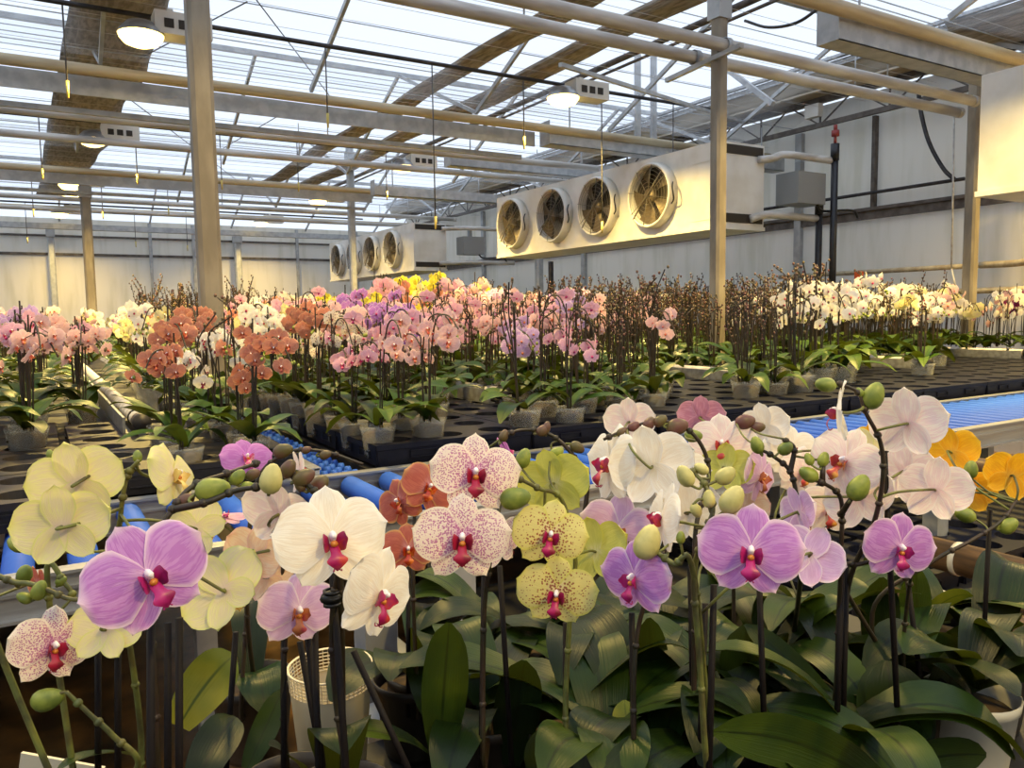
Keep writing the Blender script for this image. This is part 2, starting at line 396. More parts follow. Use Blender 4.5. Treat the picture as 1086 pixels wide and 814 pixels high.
# lattice above chord beams (webs of the main trusses) at the troughs
# white heating pipes across, in pairs
hp = [(3.84, 3.12, 6.88, .042, 'thick white pipe crossing above the conveyor, ending at right column'),
      (4.12, 3.12, 7.15, .042, 'thick white pipe just behind its twin, capped short of the wall'),
      (7.78, 3.12, 6.3, .036, 'white pipe ending above the third wall fan'),
      (8.76, 3.12, 6.36, .036, 'white pipe ending above the leftmost near wall fan'),
      (12.9, 3.1, 6.6, .034, 'white pipe crossing in front of the far fan box'),
      (14.2, 3.1, 6.6, .034, 'white pipe crossing the hall before the far wall')]
for y, z, x1, r, lab in hp:
    t = thing('heating_pipe', lab, 'pipe', (-3, y, z))
    b = MB(); b.tube([(0, 0, 0), (x1+3, 0, 0)], r, 14); b.build('pipe_run', 'white_pipe', t)
    b = MB(); b.tube([(x1+2.98, 0, 0), (x1+3.03, 0, 0)], r*1.12, 14); b.build('end_cap', 'white_pipe', t)
    for hx in (2.1, 5.6, 8.7):
        b = MB(); b.tube([(hx, 0, r), (hx, 0, .38)], .006, 6); b.build('hanger_rod', 'galv', t)
# dark lamp cable rails
for y, lab in ((6.2, 'thin dark rail carrying the two brightest lamps'), (9.68, 'thin dark rail carrying the second row of lamps'), (13.25, 'thin dark rail carrying the third row of lamps'), (16.7, 'thin dark rail with small lamps near the far wall')):
    b = MB(); b.tube([(-3, y, 3.5), (6.3, y, 3.5)], .018 if y < 8 else .016, 8); tag(b.build('lamp_rail', 'dark_steel'), lab, 'rail')
# support columns
def column(x, y, w, top, m, label, d=None, plates=True):
    t = thing('support_column', label, 'column', (x, y, 0))
    b = MB(); d = d or w; c = w*.18
    ring = [(-w/2+c, -d/2), (w/2-c, -d/2), (w/2, -d/2+c), (w/2, d/2-c), (w/2-c, d/2), (-w/2+c, d/2), (-w/2, d/2-c), (-w/2, -d/2+c)]
    b.grid([[(p[0], p[1], z) for p in ring] for z in (0, top)], closed=True); flat(b.build('post', m, t))
    b = MB(); b.box((-w*.9, -d*.9, 0), (w*.9, d*.9, .015)); flat(b.build('base_plate', 'galv', t))
    if plates:
        b = MB(); b.box((-w*.62, -d*.62, top-.2), (w*.62, d*.62, top-.06)); flat(b.build('bracket', 'galv', t))
    return t
column(.715, 3.9, .10, 3.42, 'galv_tan', 'thick tan steel column rising from the orchids at left')
column(3.98, 3.9, .09, 3.5, 'galv_tan', 'steel column in front of the wall fan box, pipes clamped to it')
column(7.12, 3.95, .1, 3.7, 'galv_tan', 'tan column against the right wall beside the pale pipes')
column(.66, 11.6, .12, 3.15, 'galv_tan', 'thin leaning-looking column between the left lamps and far wall')
column(4.2, 11.6, .1, 3.9, 'galv', 'slim grey column dividing the far row of fans')
column(.38, 17.8, .12, 3.2, 'galv', 'pale post against the far wall under the leftmost lamps')
column(3.86, 17.8, .14, 3.2, 'galv', 'pale post with a round bracket against the far wall')
column(7.3, 11.2, .12, 3.4, 'galv', 'grey column at the right wall between both fan boxes')
column(7.0, 10.4, .07, 2.2, 'dark_steel', 'short dark post below the pipes of the far fan box', plates=False)
# clamp on second column
t = thing('pipe_clamp', 'long galvanised clamp bar fixing two white pipes to the column', 'clamp', (3.98, 3.98, 3.05))
b = MB(); b.bar((-.08, -.35, 0), (.02, .45, 0), .03, .03); flat(b.build('clamp_bar', 'galv', t))
for yy in (-.14, .14):
    b = MB(); b.lathe([(.048, -.02), (.052, -.02), (.052, .02), (.048, .02)], (0, yy, .07), 14, axis='x'); b.build('clamp_ring', 'galv', t)
b = MB(); b.bar((2.0, 4.9, 2.95), (7.4, 4.25, 3.35), .03, .03)

# right wall: posts, rails, eave gutter, lattice truss
def strip(name, a, b_, w, h, m, lab, cat='rail'):
    k = MB(); k.bar(a, b_, w, h); return tag(flat(k.build(name, m)), lab, cat)
k = MB(); k.bar((XW-.04, YB, 2.47), (XW-.04, YF, 2.47), .08, .035); k.bar((XW-.03, YB, 2.41), (XW-.03, YF, 2.41), .05, .09); struct(flat(k.build('trim_10', 'brown_steel')))
for i, y in enumerate((5.42, 6.4, 7.4, 9.45, 10.7, 12.2, 14.1, 16.2, 3.0, 1.2)):
    w = .09 if y in (6.4, 10.7, 14.1) else .04
    k = MB(); k.box((XW-.07, y-w/2, 0 if w > .05 else 2.45), (XW-.01, y+w/2, 3.45)); struct(flat(k.build('trim_%d' % (11+i), 'galv' if w > .05 else 'brown_steel')))
# lattice truss along the wall
t = thing('lattice_truss', 'long dark lattice truss running along the top of the right wall', 'truss')
k = MB(); k.bar((XW-.25, YB, 3.72), (XW-.25, YF, 3.72), .06, .07); flat(k.build('top_chord', 'brown_steel', t))
k = MB(); k.bar((XW-.25, YB, 3.44), (XW-.25, YF, 3.44), .05, .05); flat(k.build('bottom_chord', 'brown_steel', t))
y = 0.5; k = MB(); s_ = 0
while y < YF-.4:
    k.bar((XW-.25, y, 3.44 if s_ else 3.72), (XW-.25, y+.42, 3.72 if s_ else 3.44), .014, .014)
    if s_: k.bar((XW-.25, y, 3.44), (XW-.25, y, 3.72), .016, .016)
    s_ ^= 1; y += .42
flat(k.build('truss_web', 'brown_steel', t))
# gutter and beige cloth band above the truss
t = thing('eave_gutter', 'white edged aluminium gutter under the sloping glass along the right wall', 'gutter')
k = MB()
k.bar((XW-.55, YB, 4.02), (XW-.55, YF, 4.02), .06, .03); k.bar((XW-.5, YB, 3.97), (XW-.5, YF, 3.97), .03, .06); flat(k.build('gutter_profile', 'alu', t))
k = MB(); rows = []
for i in range(5):
    f = i/4; rows.append([(XW-.52+.3*f+.03*sin(f*9), YB+(YF-YB)*j/60, 3.97-.22*f-.05*sin(pi*f)+.012*sin(j*1.9)) for j in range(61)])
k.grid(rows); tag(k.build('shade_cloth', 'screen2'), 'beige folded cloth band stretched below the right eave', 'shade cloth')
k = MB(); k.box((XW-.5, YB, 3.74), (XW, YF, 3.76)); struct(flat(k.build('trim_30', 'screen2')))
# pipes on the right wall
for z, r, y0, y1, m_, lab in ((1.79, .026, 3.9, 6.6, 'tan_pipe', 'upper tan pipe running low along the right wall'), (1.55, .03, -1, 12, 'tan_pipe', 'lower tan pipe running behind the white orchids'),
                         (2.63, .018, 4.4, 11, 'dark_steel', 'thin dark conduit running above the wall rail')):
    k = MB(); k.tube([(XW-.12, y0, z), (XW-.12, y1, z)], r, 10); tag(k.build('wall_pipe', m_), lab, 'pipe')
k = MB(); k.tube(smooth_path([(XW-.16, 3.66, 2.5), (XW-.16, 3.66, 1.95), (XW-.16, 3.7, 1.83), (XW-.16, 3.85, 1.79), (XW-.16, 4.2, 1.79)], 5), .032, 12)
tag(k.build('bent_pipe', 'tan_pipe'), 'tan pipe bending up beside the right column', 'pipe')
k = MB(); a = atX(974, 90, 7.5); k.tube(smooth_path([a, atX(976, 115, 7.5), atX(985, 150, 7.5), atX(1000, 178, 7.5), atX(1012, 190, 7.5)], 6), .02, 8)
tag(k.build('hanging_hose', 'dark_steel'), 'dark hose sagging down the upper right wall', 'hose')
k = MB(); k.tube([atX(1012, 122, 7.4), atX(1009, 285, 7.4)], .009, 6); k.tube([atX(1009, 285, 7.4), atX(1015, 312, 7.4)], .009, 6)
tag(k.build('drain_tube', 'white_pipe'), 'thin pale drain tube hanging from the capped pipe end', 'tube')
k = MB(); p = atX(863, 118, 7.6); k.box((p.x-.04, p.y-.09, p.z-.07), (p.x+.04, p.y+.09, p.z+.07)); tag(flat(k.build('junction_box', 'box_white')), 'small white junction box fixed to the wall truss', 'box')
# black riser pipes
for x_, y_, z1, lab in ((6.8, 5.12, 3.0, 'tall black riser pipe with red valve beside the fan box'), (6.8, 5.29, 2.5, 'shorter black riser pipe with red valve beside the tall one')):
    t = thing('riser_pipe', lab, 'pipe', (x_, y_, 1.0))
    k = MB(); k.tube([(0, 0, 0), (0, 0, z1-1)], .034, 14); k.build('riser', 'black_pipe', t)
    k = MB(); k.tube([(0, 0, z1-1.16), (0, 0, z1-1)], .042, 14); k.build('collar', 'black_pipe', t)
    k = MB(); k.tube([(0, 0, z1-1), (0, 0, z1-.9)], .014, 8); k.box((-.02, -.03, z1-.93), (.02, .03, z1-.87)); k.tube([(0, 0, z1-.87), (0, 0, z1-.82)], .018, 8); k.build('valve', 'red', t)
k = MB(); a = atX(911, 290, 6.9); k.box((a.x-.03, a.y-.03, a.z-.2), (a.x+.03, a.y+.03, a.z+.02)); tag(flat(k.build('orange_post', 'orange')), 'short orange post top peeking over the white orchids', 'post')

# fan boxes
def fan_box(x, y0, y1, z0, z1, depth, fans, label, near_end=True, tube=True):
    t = thing('fan_box', label, 'ventilation unit', (x, y0, z0))
    L, Hz = y1-y0, z1-z0
    k = MB(); k.box((0, 0, 0), (depth, L, Hz)); flat(k.build('casing', 'box_white', t))
    k = MB(); k.box((-.012, -.012, -.035), (depth+.01, L+.012, .0)); flat(k.build('bottom_flange', 'box_white', t))
    k = MB()
    k.box((-.004, .08, Hz*.78), (.0, .36, Hz*.93)); k.box((-.004, .08, Hz*.08), (0, .36, Hz*.2)); flat(k.build('access_panel', 'box_white', t))
    if near_end:
        k = MB()
        for zz0, zz1, c in ((Hz*.86, Hz*.97, .62), (.03, Hz*.15, .62)): k.box((.03, -.006, zz0), (depth-.02, 0, zz1))
        flat(k.build('end_opening', 'dark_in', t))
    for yc in fans:
        r = .308; zc = Hz*.49
        k = MB(); k.lathe([(r*.94, 0), (r*1.06, 0), (r*1.04, -.1), (r*1.0, -.115), (r*.95, -.1), (r*.94, 0)], (0, yc-y0, zc), 36, axis='x'); ring = k.build('fan_ring', 'box_white', t)
        k = MB(); k.lathe([(.001, -.004), (r*.95, -.004)], (0, yc-y0, zc), 36, axis='x'); k.build('fan_cavity', 'dark_in', ring)
        k = MB()
        k.lathe([(.001, -.1), (.07, -.095), (.075, -.02), (.001, -.01)], (0, yc-y0, zc), 16, axis='x')
        k.build('fan_hub', 'fan_blade', ring)
        k = MB()
        for q in range(5):
            a0 = 2*pi*q/5+yc; rows = []
            for i in range(6):
                rr = .07+(r*.9-.07)*i/5; wd = .16+.12*i/5
                rows.append([(-.04-.035*math.sin((j-2)/2*1.0), yc-y0+rr*cos(a0+wd*(j-2)/1.5), zc+rr*sin(a0+wd*(j-2)/1.5)) for j in range(5)])
            k.grid(rows)
        k.build('fan_blades', 'fan_blade', ring)
        k = MB()
        for rr in (.09, .13, .17, .21, .25, .285):
            k.tube([(-.11, yc-y0+rr*cos(2*pi*j/28), zc+rr*sin(2*pi*j/28)) for j in range(29)], .0022, 4, caps=False)
        for j in range(8):
            a0 = 2*pi*j/8+.2; k.bar((-.112, yc-y0, zc), (-.112, yc-y0+r*cos(a0), zc+r*sin(a0)), .006, .004)
        k.bar((-.114, yc-y0-r*.7, zc+r*.7), (-.114, yc-y0+r*.7, zc-r*.7), .012, .006)
        k.build('fan_guard', 'guard', ring)
        k = MB(); k.tube(smooth_path([(-.02, yc-y0-r*.9, zc+.12), (-.1, yc-y0-r*1.15, zc+.03), (-.09, yc-y0-r*1.18, zc-.08), (-.05, yc-y0-r*.9, zc-.12)], 5), .008, 6); k.build('power_cable', 'black', ring)
    return t
fan_box(5.5, 5.38, 9.47, 2.19, 2.96, .6, (6.25, 7.15, 8.02, 8.98), 'long white box with four round fans on the near right wall')
fan_box(5.5, 12.25, 16.6, 2.17, 2.93, .6, (13.04, 14.03, 14.95, 15.93), 'distant white fan box half hidden behind a slim column')
fan_box(5.5, .2, 3.02, 2.17, 2.93, .6, (1.1, 2.32), 'white ventilation box cut off at the right end of the hall')
for y0, tail in ((5.2, 'near'), (12.1, 'distant')):
    t = thing('control_box', 'grey metal control box hanging at the end of the %s fan box' % tail, 'control box', (6.55, y0, 2.42))
    k = MB(); k.box((-.2, -.02, 0), (.2, .25, .3)); flat(k.build('enclosure', 'grey_box', t))
    k = MB(); k.box((-.03, .1, .3), (.03, .16, .42)); flat(k.build('hanger', 'grey_box', t))
    k = MB(); k.tube(smooth_path([(.1, 0, 0), (.2, 0, -.06), (.5, -.1, -.05), (.6, -.1, -.12)], 5), .014, 6); k.build('cable', 'black', t)
for (pts, lab) in (([(6.0, 5.36, 2.82), (6.15, 5.32, 2.84), (6.3, 5.28, 2.88), (6.8, 5.14, 2.84)], 'bent white pipe from the near box top to the tall riser'),
                   ([(5.9, 5.36, 2.26), (6.05, 5.33, 2.3), (6.3, 5.33, 2.31), (6.8, 5.3, 2.3)], 'white pipe from the near box bottom to the short riser'),
                   ([(6.0, 12.2, 2.84), (6.5, 12.1, 2.86), (7.3, 12, 2.85)], 'white pipe leaving the top of the distant fan box'),
                   ([(5.95, 12.2, 2.26), (6.5, 12.1, 2.28), (7.3, 12, 2.28)], 'white pipe leaving the bottom of the distant fan box')):
    k = MB(); k.tube(smooth_path(pts, 5), .036, 12); tag(k.build('connecting_pipe', 'white_pipe'), lab, 'pipe')
k = MB(); k.box((5.55, 5.2, 2.975), (7.6, 5.28, 3.04)); k.box((5.55, 9.3, 2.975), (7.6, 9.38, 3.04)); 
k2 = MB(); k2.bar((5.6, 7.3, 3.02), (7.7, 7.3, 3.02), .06, .06); tag(flat(k2.build('wall_bracket', 'galv')), 'grey steel arm holding the near fan box to the wall', 'bracket')

# far wall rails and posts
k = MB(); k.box((XL, YF-.05, 2.66), (XW, YF-.01, 2.71)); k.box((XL, YF-.05, 3.02), (XW, YF-.01, 3.06)); struct(flat(k.build('trim_31', 'brown_steel')))
for i, x in enumerate((-2, -.7, 2.16, 3.0, 5.2, 6.6)):
    k = MB(); k.box((x-.03, YF-.06, 0), (x+.03, YF-.01, 3.35)); struct(flat(k.build('trim_%d' % (32+i), 'galv')))
t = thing('long_gutter', 'wide pale gutter spanning the hall in front of the far wall', 'gutter')
k = MB(); k.box((-3, 17.2, 3.1), (7.5, 17.35, 3.2)); flat(k.build('gutter_body', 'galv', t))

# shade cloth bundles, folded, running away along Y
def bundle(x0, x1, y0, y1, z, h, label, seed, fr=9, amp=.25, skew=0.0):
    rnd = random.Random(seed); k = MB(); n = 26; ny = int((y1-y0)*5); rows = []
    ph = [rnd.uniform(0, 6) for _ in range(8)]
    for i in range(ny+1):
        y = y0+(y1-y0)*i/ny; row = []
        wob = .05*sin(y*1.7+ph[0])+.03*sin(y*4.1+ph[1]); sag = h*(.15*sin(y*1.3+ph[2]))
        for j in range(n):
            a = 2*pi*j/n; rr = 1+amp*.3*sin(fr*a+ph[3])+amp*.15*sin(17*a+y*.8)
            row.append(((x0+x1)/2+skew*(14-y)/10+(x1-x0)/2*cos(a)*rr*(1+wob*.8)+wob*.4, y, z+sag+h/2*sin(a)*rr))
        rows.append(row)
    k.grid(rows, closed=True)
    return tag(k.build('shade_cloth', 'screen'), label, 'shade cloth')
bundle(.24, .86, 4.0, 16.8, 3.62, .14, 'wide brown folded shade cloth hanging high above the left column', 1, 11, skew=.16)
bundle(3.35, 3.6, 2.0, 14.6, 3.62, .07, 'first long brown cloth bundle stretching over the hall centre', 2)
bundle(4.0, 4.26, 2.0, 14.6, 3.62, .11, 'thicker brown cloth bundle running beside the central one', 3)
for x, r, lab in ((4.53, .028, 'brown steel rail running alongside the central cloth bundles'), (4.68, .014, 'thin brown rod parallel to the steel rail by the bundles')):
    k = MB(); k.tube([(x, 2, 3.6), (x, 14.6, 3.6)], r, 8); tag(k.build('cloth_rail', 'brown_steel'), lab, 'rail')
bundle(6.55, 7.3, 2.6, 3.9, 3.66, .18, 'bunched brown shade cloth at the roof above the right column', 4)
k = MB(); k.bar((6.5, 6.3, 4.0), (6.5, 5.63, 3.46), .05, .05); tag(flat(k.build('roof_strut', 'galv')), 'slanting grey roof strut behind the column with clamped pipes', 'strut')
k = MB(); k.tube([atY(0+.1, 40, 9.4), atY(0, 40, 9.4)+Vector((.1, 0, 0))], .001, 3)
for i, (x_, ya) in enumerate(((5.6, 6.65), (5.82, 6.65), (7.0, 6.9))):
    k = MB(); k.box((x_-.03, ya-.02, 3.2), (x_+.03, ya+.02, 4.15)); struct(flat(k.build('trim_%d' % (40+i), 'galv')))
k = MB(); k.bar((3.4, 4.9, 3.2), (7.0, 6.5, 3.52), .03, .03); tag(flat(k.build('tie_bar', 'galv')), 'grey tie bar passing behind the clamped column to the wall', 'bar')
k = MB(); k.tube(smooth_path([atX(790, 22, 5), atX(815, 29, 5), atX(845, 24, 5), atX(872, 6, 5)], 6), .012, 6); tag(k.build('loose_cable', 'dark_steel'), 'dark cable sagging below the glass beside the clamped column', 'cable')
# cross brace wires in the roof
for i, (a, bb) in enumerate(((atZ(272, 0, 3.6), atZ(356, 110, 3.6)), (atZ(262, 2, 3.6), atZ(133, 70, 3.6)), (atZ(300, 120, 3.55), atZ(215, 170, 3.55)), (atZ(140, 107, 3.55), atZ(250, 190, 3.55)))):
    k = MB(); k.tube([a, bb], .005, 5); tag(k.build('brace_wire', 'wire'), ('thin brace wire slanting right beside the thick left column', 'thin brace wire slanting from the bright left lamp', 'short faint brace wire behind the left column', 'long faint brace wire crossing the left roof panes')[i], 'wire')
# fine shading wires along X just under the glass
k = MB()
yy = 3.0
while yy < 17.5:
    k.tube([(-3, yy, 3.5), (7.4, yy, 3.5)], .0018, 4, caps=False); yy += .37
struct(k.build('trim_50', 'white_pipe'))

# hanging pull cords with yellow ends
cords = [(66, 5, 103, 6.2), (345, 52, 135, 6.2), (41, 127, 190, 9.68), (143, 138, 195, 9.68), (233, 144, 201, 9.68), (315, 155, 203, 9.68), (107, 192, 232, 13.25), (33, 188, 230, 13.25), (458, 66, 243, 6.2), (555, 88, 158, 6.2), (638, 100, 247, 6.2), (714, 110, 250, 6.2), (177, 190, 228, 13.25), (197, 225, 266, 16.7), (142, 222, 262, 16.7), (27, 225, 258, 16.7), (409, 158, 212, 9.68)]
cl = ['under the dark rail left of the brightest lamp', 'right of the thick left column', 'in front of the left cloth bundle', 'right of the left cloth bundle', 'just right of the thick left column, short one', 'in the centre above the pink orchids',
      'beside the thin left column', 'leftmost of the faint far ones', 'long one left of the wall fans, bare', 'short one above the leftmost wall fan', 'long one crossing the third fan', 'crossing the nearest fan of the box',
      'between the two left columns', 'near the far wall right of others', 'near the far wall, middle one', 'near the far wall, leftmost', 'beside the slim grey column']
for (px, y0, y1, yd), l in zip(cords, cl):
    a = atY(px, y0, yd); z0 = atY(px, y1, yd).z
    t = thing('pull_cord', 'hanging cord %s' % l, 'cord', (a.x, yd, z0))
    k = MB(); k.tube([(0, 0, .1), (0, 0, 3.5-z0)], .006, 5); k.build('cord', 'wire', t)
    k = MB(); k.tube([(0, 0, 0), (0, 0, .11)], [.008, .012], 8); k.build('grip', 'yellow_tag', t)

# ------------------------------------------------------------------ lamps
M['glow'] = emit_mat('sodium_glow', (1.0, .70, .22), 5)
WARM = (1.0, .70, .20)
lampspots = [(.74, 6.05, 'brightest lamp at the left beside the cloth bundle'), (4.19, 6.0, 'bright lamp with slotted housing under the central bundles'),
             (.66, 9.72, 'second lamp below the left cloth bundle'), (4.23, 9.7, 'lamp glowing between the slim column and fan troughs'),
             (.56, 13.1, 'small lamp at the thin left column'), (4.2, 13.2, 'small lamp above the distant fans'),
             (.52, 16.7, 'tiny lamp in front of the left far wall'), (4.1, 16.7, 'tiny lamp in front of the centre far wall')]
hidden = [(.74, 2.4), (4.2, 2.4), (7.4, 2.4), (.74, -1.2), (4.2, -1.2), (-2.8, 2.4), (-2.8, 6.05), (-2.8, 9.7)]
def lamp(x, y, label, group=None, big=True):
    t = thing('grow_lamp', label, 'lamp', (x, y, 3.3), group)
    k = MB(); k.box((.08, -.09, .03), (.45, .09, .18)); k.box((.17, -.02, .18), (.21, .02, .22)); flat(k.build('ballast_housing', 'box_white', t))
    k = MB()
    for q in range(3): k.box((.14+.09*q, -.095, .07), (.20+.09*q, -.09, .13))
    flat(k.build('vent_slots', 'dark_in', t))
    k = MB(); k.lathe([(.03, .06), (.09, .04), (.135, -.01), (.15, -.04)], (0, 0, .06), 20); k.build('reflector', 'alu', t)
    k = MB(); k.ball((0, 0, .03), .045, .045, .06); k.build('bulb', 'glow', t)
    k = MB(); k.lathe([(.001, -.06), (.06, -.055), (.11, -.035), (.14, .0), (.145, .02), (.001, .02)], (0, 0, 0), 20); k.build('lamp_lens', 'glow', t)
    l = bpy.data.lights.new('sodium_light', 'AREA'); l.shape = 'DISK'; l.size = .26; l.color = WARM; l.energy = LP; l.spread = R(142)
    lo = bpy.data.objects.new('sodium_light', l); COL.objects.link(lo); lo.location = (x, y, 3.23)
LP = 165
for x, y, lab in lampspots:
    LP = 165 if y < 12 else 60
    lamp(x, y, lab)
LP = 165
for x, y in hidden:
    lamp(x, y, 'grow lamp of the row overhead beyond the frame', 'lamps overhead')
for o_ in bpy.data.objects:
    if o_.type == 'LIGHT' and (o_.location.y < 2.5 or o_.location.x < 0): o_.data.energy = 44 if o_.location.x < 3 else 110

# ------------------------------------------------------------------ conveyor and benches
ZR = .93
t = thing('roller_conveyor', 'long conveyor of blue rollers between galvanised side rails', 'conveyor', (0, 0, 0))
YN, YFa = 1.68, 2.24
for nm, y in (('near', YN), ('far', YFa)):
    k = MB(); k.box((-1.5, y-.004, ZR-.075), (7.4, y+.004, ZR+.004)); k.box((-1.5, y-.02, ZR), (7.4, y+.02, ZR+.006)); k.box((-1.5, y-.02, ZR-.079), (7.4, y+.02, ZR-.073)); k.box((-1.5, y-.012, ZR-.032), (7.4, y-.004, ZR-.026))
    flat(k.build('side_rail', 'alu', t))
xs = []
x = -1.0
while x < .9: xs.append((x, .03)); x += .118
while x < 7.3: xs.append((x, .022)); x += .0865 if x < 2.4 else .0865
i = 0
for x, r in xs:
    k = MB(); k.tube([(0, YN+.02, 0), (0, YN+.03, 0), (0, YFa-.03, 0), (0, YFa-.02, 0)], [r*.7, r, r, r*.7], 14); k.build('roller', 'roller', t, (x, 0, ZR-r+.002))
for x in (.86, 2.9, 5.0, -1.0):
    k = MB(); k.box((x-.035, YN-.005, 0), (x+.035, YN+.055, ZR-.06)); k.box((x-.035, YFa-.055, 0), (x+.035, YFa+.005, ZR-.06)); k.box((x-.02, YN, .4), (x+.02, YFa, .44)); flat(k.build('leg', 'galv', t))
# lower frame brace seen near the white pot
t = thing('steel_stand', 'grey steel frame with slanting brace behind the cream pot', 'frame')
a = D(398, 665, 1.35); k = MB(); k.box((a.x-.028, a.y-.028, .0), (a.x+.028, a.y+.028, a.z+.1)); flat(k.build('leg', 'galv', t))
k = MB(); k.bar(D(396, 748, 1.32), D(450, 800, 1.2), .05, .012); flat(k.build('brace', 'galv', t))

# second lane between left benches: skate wheel track
t = thing('wheel_track', 'narrow track of small blue wheels between two rails of trays', 'conveyor')
for x in (.69, .70):
    pass
k = MB(); k.box((.68, 2.26, .9), (.695, 6, .955)); k.box((.665, 2.26, .95), (.70, 6, .957)); flat(k.build('side_rail', 'alu', t))
k = MB()
yy = 2.3; q = 0
while yy < 4.6:
    xx = .745 if q % 2 else .80
    for dx in (0, .03): k.lathe([(.001, 0), (.017, 0), (.017, .014), (.001, .014)], (xx+dx-.02, yy, .915), 12, axis='x')
    yy += .032; q += 1
k.build('track_wheels', 'roller', t)
# bench rails: white pipe on metal upright, one per lane
lanes = [(.3, 'left of the wheel track', 3.02), (1.78, 'right of the front row of clear pots', 3.06), (3.37, 'in the middle of the trays', 3.06), (4.99, 'behind the bare-stemmed orchids', 3.06), (6.42, 'nearest the right wall', 3.12)]
for x, lab, ys in lanes:
    t = thing('bench_rail', 'white pipe bench rail with dark end cap %s' % lab, 'bench rail', (x, ys-.05, 1.015))
    k = MB(); k.tube([(0, .05, .03), (0, 5.5, .03)], .027, 14); k.build('pipe', 'white_pipe', t)
    k = MB(); k.tube([(0, -.01, .03), (0, .06, .03)], .030, 16); k.build('end_cap', 'dark_steel', t)
    k = MB(); k.lathe([(.0275, 0), (.031, 0), (.031, .02), (.0275, .02)], (0, .16, .03), 14, axis='y'); k.build('clip', 'black', t)
    k = MB(); k.box((-.055, .06, -.012), (-.047, 5.5, .045)); k.box((-.055, .06, -.016), (-.025, 5.5, -.010)); flat(k.build('guard_plate', 'alu', t))
    k = MB(); k.box((-.01, .02, -.09), (.012, .045, .01)); flat(k.build('post', 'alu', t))
# trays
HOLE = .19
def tray_mesh(nx, ny, seed=0):
    k = MB(); p = HOLE; Lx, Ly = nx*p, ny*p; h = .068; n = 24
    for ix in range(nx):
        for iy in range(ny):
            cx, cy = (ix+.5)*p, (iy+.5)*p; sq, ci, ci2 = [], [], []
            for j in range(n):
                a = 2*pi*j/n; c, s_ = cos(a), sin(a); q = .5*p/max(abs(c), abs(s_))
                sq.append((cx+c*q, cy+s_*q, h)); ci.append((cx+c*.058, cy+s_*.058, h)); ci2.append((cx+c*.05, cy+s_*.05, .012))
            k.grid([sq, ci, ci2], closed=True); k.grid([ci2, [(cx, cy, .012)]*n], closed=True)
    # side walls with a recessed grip
    def side(a, b_):
        a, b_ = Vector(a), Vector(b_); d = b_-a; nrm = Vector((d.y, -d.x, 0)).normalized()
        k.grid([[a+Vector((0, 0, z))+nrm*o, b_+Vector((0, 0, z))+nrm*o] for z, o in ((0, -.006), (.05, -.002), (.052, .002), (h, .002))])
        mth = (a+b_)/2; e = d.normalized()*.045
        for s1 in (-1, 1):
            for z in (.022, .042): k.bar(mth+d*.22*s1-e+nrm*.001+Vector((0, 0, z)), mth+d*.22*s1+e+nrm*.001+Vector((0, 0, z)), .006, .003)
            for ee in (-1, 1): k.bar(mth+d*.22*s1+e*ee+nrm*.001+Vector((0, 0, .021)), mth+d*.22*s1+e*ee+nrm*.001+Vector((0, 0, .043)), .006, .003)
    side((0, 0, 0), (Lx, 0, 0)); side((Lx, 0, 0), (Lx, Ly, 0)); side((Lx, Ly, 0), (0, Ly, 0)); side((0, Ly, 0), (0, 0, 0))
    return k
tm = tray_mesh(3, 2).data('plant_tray', 'tray', False); tm_old = tray_mesh(3, 2).data('plant_tray', 'tray_old', False)
ordn = ['first', 'second', 'third', 'fourth', 'fifth', 'sixth', 'seventh', 'eighth', 'ninth', 'tenth', 'eleventh', 'twelfth', 'thirteenth', 'fourteenth']
TX = .575
trays = []
for r in range(4):
    for c in range(11):
        x0 = .885+c*TX; y0 = 2.29+r*.385
        if r == 3 and c < 4: continue
        o = link('plant_tray', tm); o.location = (x0, y0, ZR); trays.append(o)
        rowl = ('front row along the blue rollers', 'second row back', 'third row back', 'fourth row back')[r]
        tag(o, 'black plant tray, %s from the wheel track in the %s' % (ordn[c], rowl), 'tray', 'trays right of the wheel track')
for i, (x0, y0) in enumerate(((.1, 2.31), (.1, 2.70), (.1, 3.09), (-.50, 2.05), (-.50, 2.44), (-.50, 2.83), (-.50, 3.22))):
    o = link('plant_tray', tm_old); o.location = (x0-.02, y0, ZR)
    tag(o, 'dusty black tray, %s' % ('front one left of the wheel track', 'second one left of the wheel track', 'third one left of the wheel track', 'nearest with open holes at the left edge', 'second back with open holes at left', 'third back under the left pink orchids', 'fourth back under the left pink orchids')[i], 'tray', 'trays left of the wheel track')
k = MB(); k.box((-3, 2.28, ZR-.09), (.66, YF-1, ZR-.01)); tag(flat(k.build('bench_deck', 'bench')), 'dark bench deck below the trays left of the wheel track', 'bench')
k = MB(); k.box((.87, 2.29, ZR-.09), (7.3, YF-1, ZR-.01)); tag(flat(k.build('bench_deck', 'bench')), 'long dark bench deck below the trays right of the wheel track', 'bench')
for x in (-1.2, .4, 1.2, 3.0, 4.8, 6.6):
    k = MB(); k.box((x-.03, 2.5, 0), (x+.03, 2.56, ZR-.09)); tag(flat(k.build('bench_post', 'galv')), 'steel post holding up the dark bench deck', 'post', 'posts under the bench decks')
k = MB(); k.box((.95, 1.35, .46), (4.6, 2.3, .48)); tag(flat(k.build('lower_shelf', 'bench')), 'dark lower shelf under the blue rollers', 'shelf')
for i, (x0, y0) in enumerate(((2.0, 1.42), (2.6, 1.42), (2.0, 1.83), (2.6, 1.83))):
    o = link('plant_tray', tm); o.location = (x0, y0, .48); tag(o, 'empty black tray on the lower shelf, %s' % ('front left one', 'front right one', 'back left one', 'back right one')[i], 'tray', 'trays on the lower shelf')
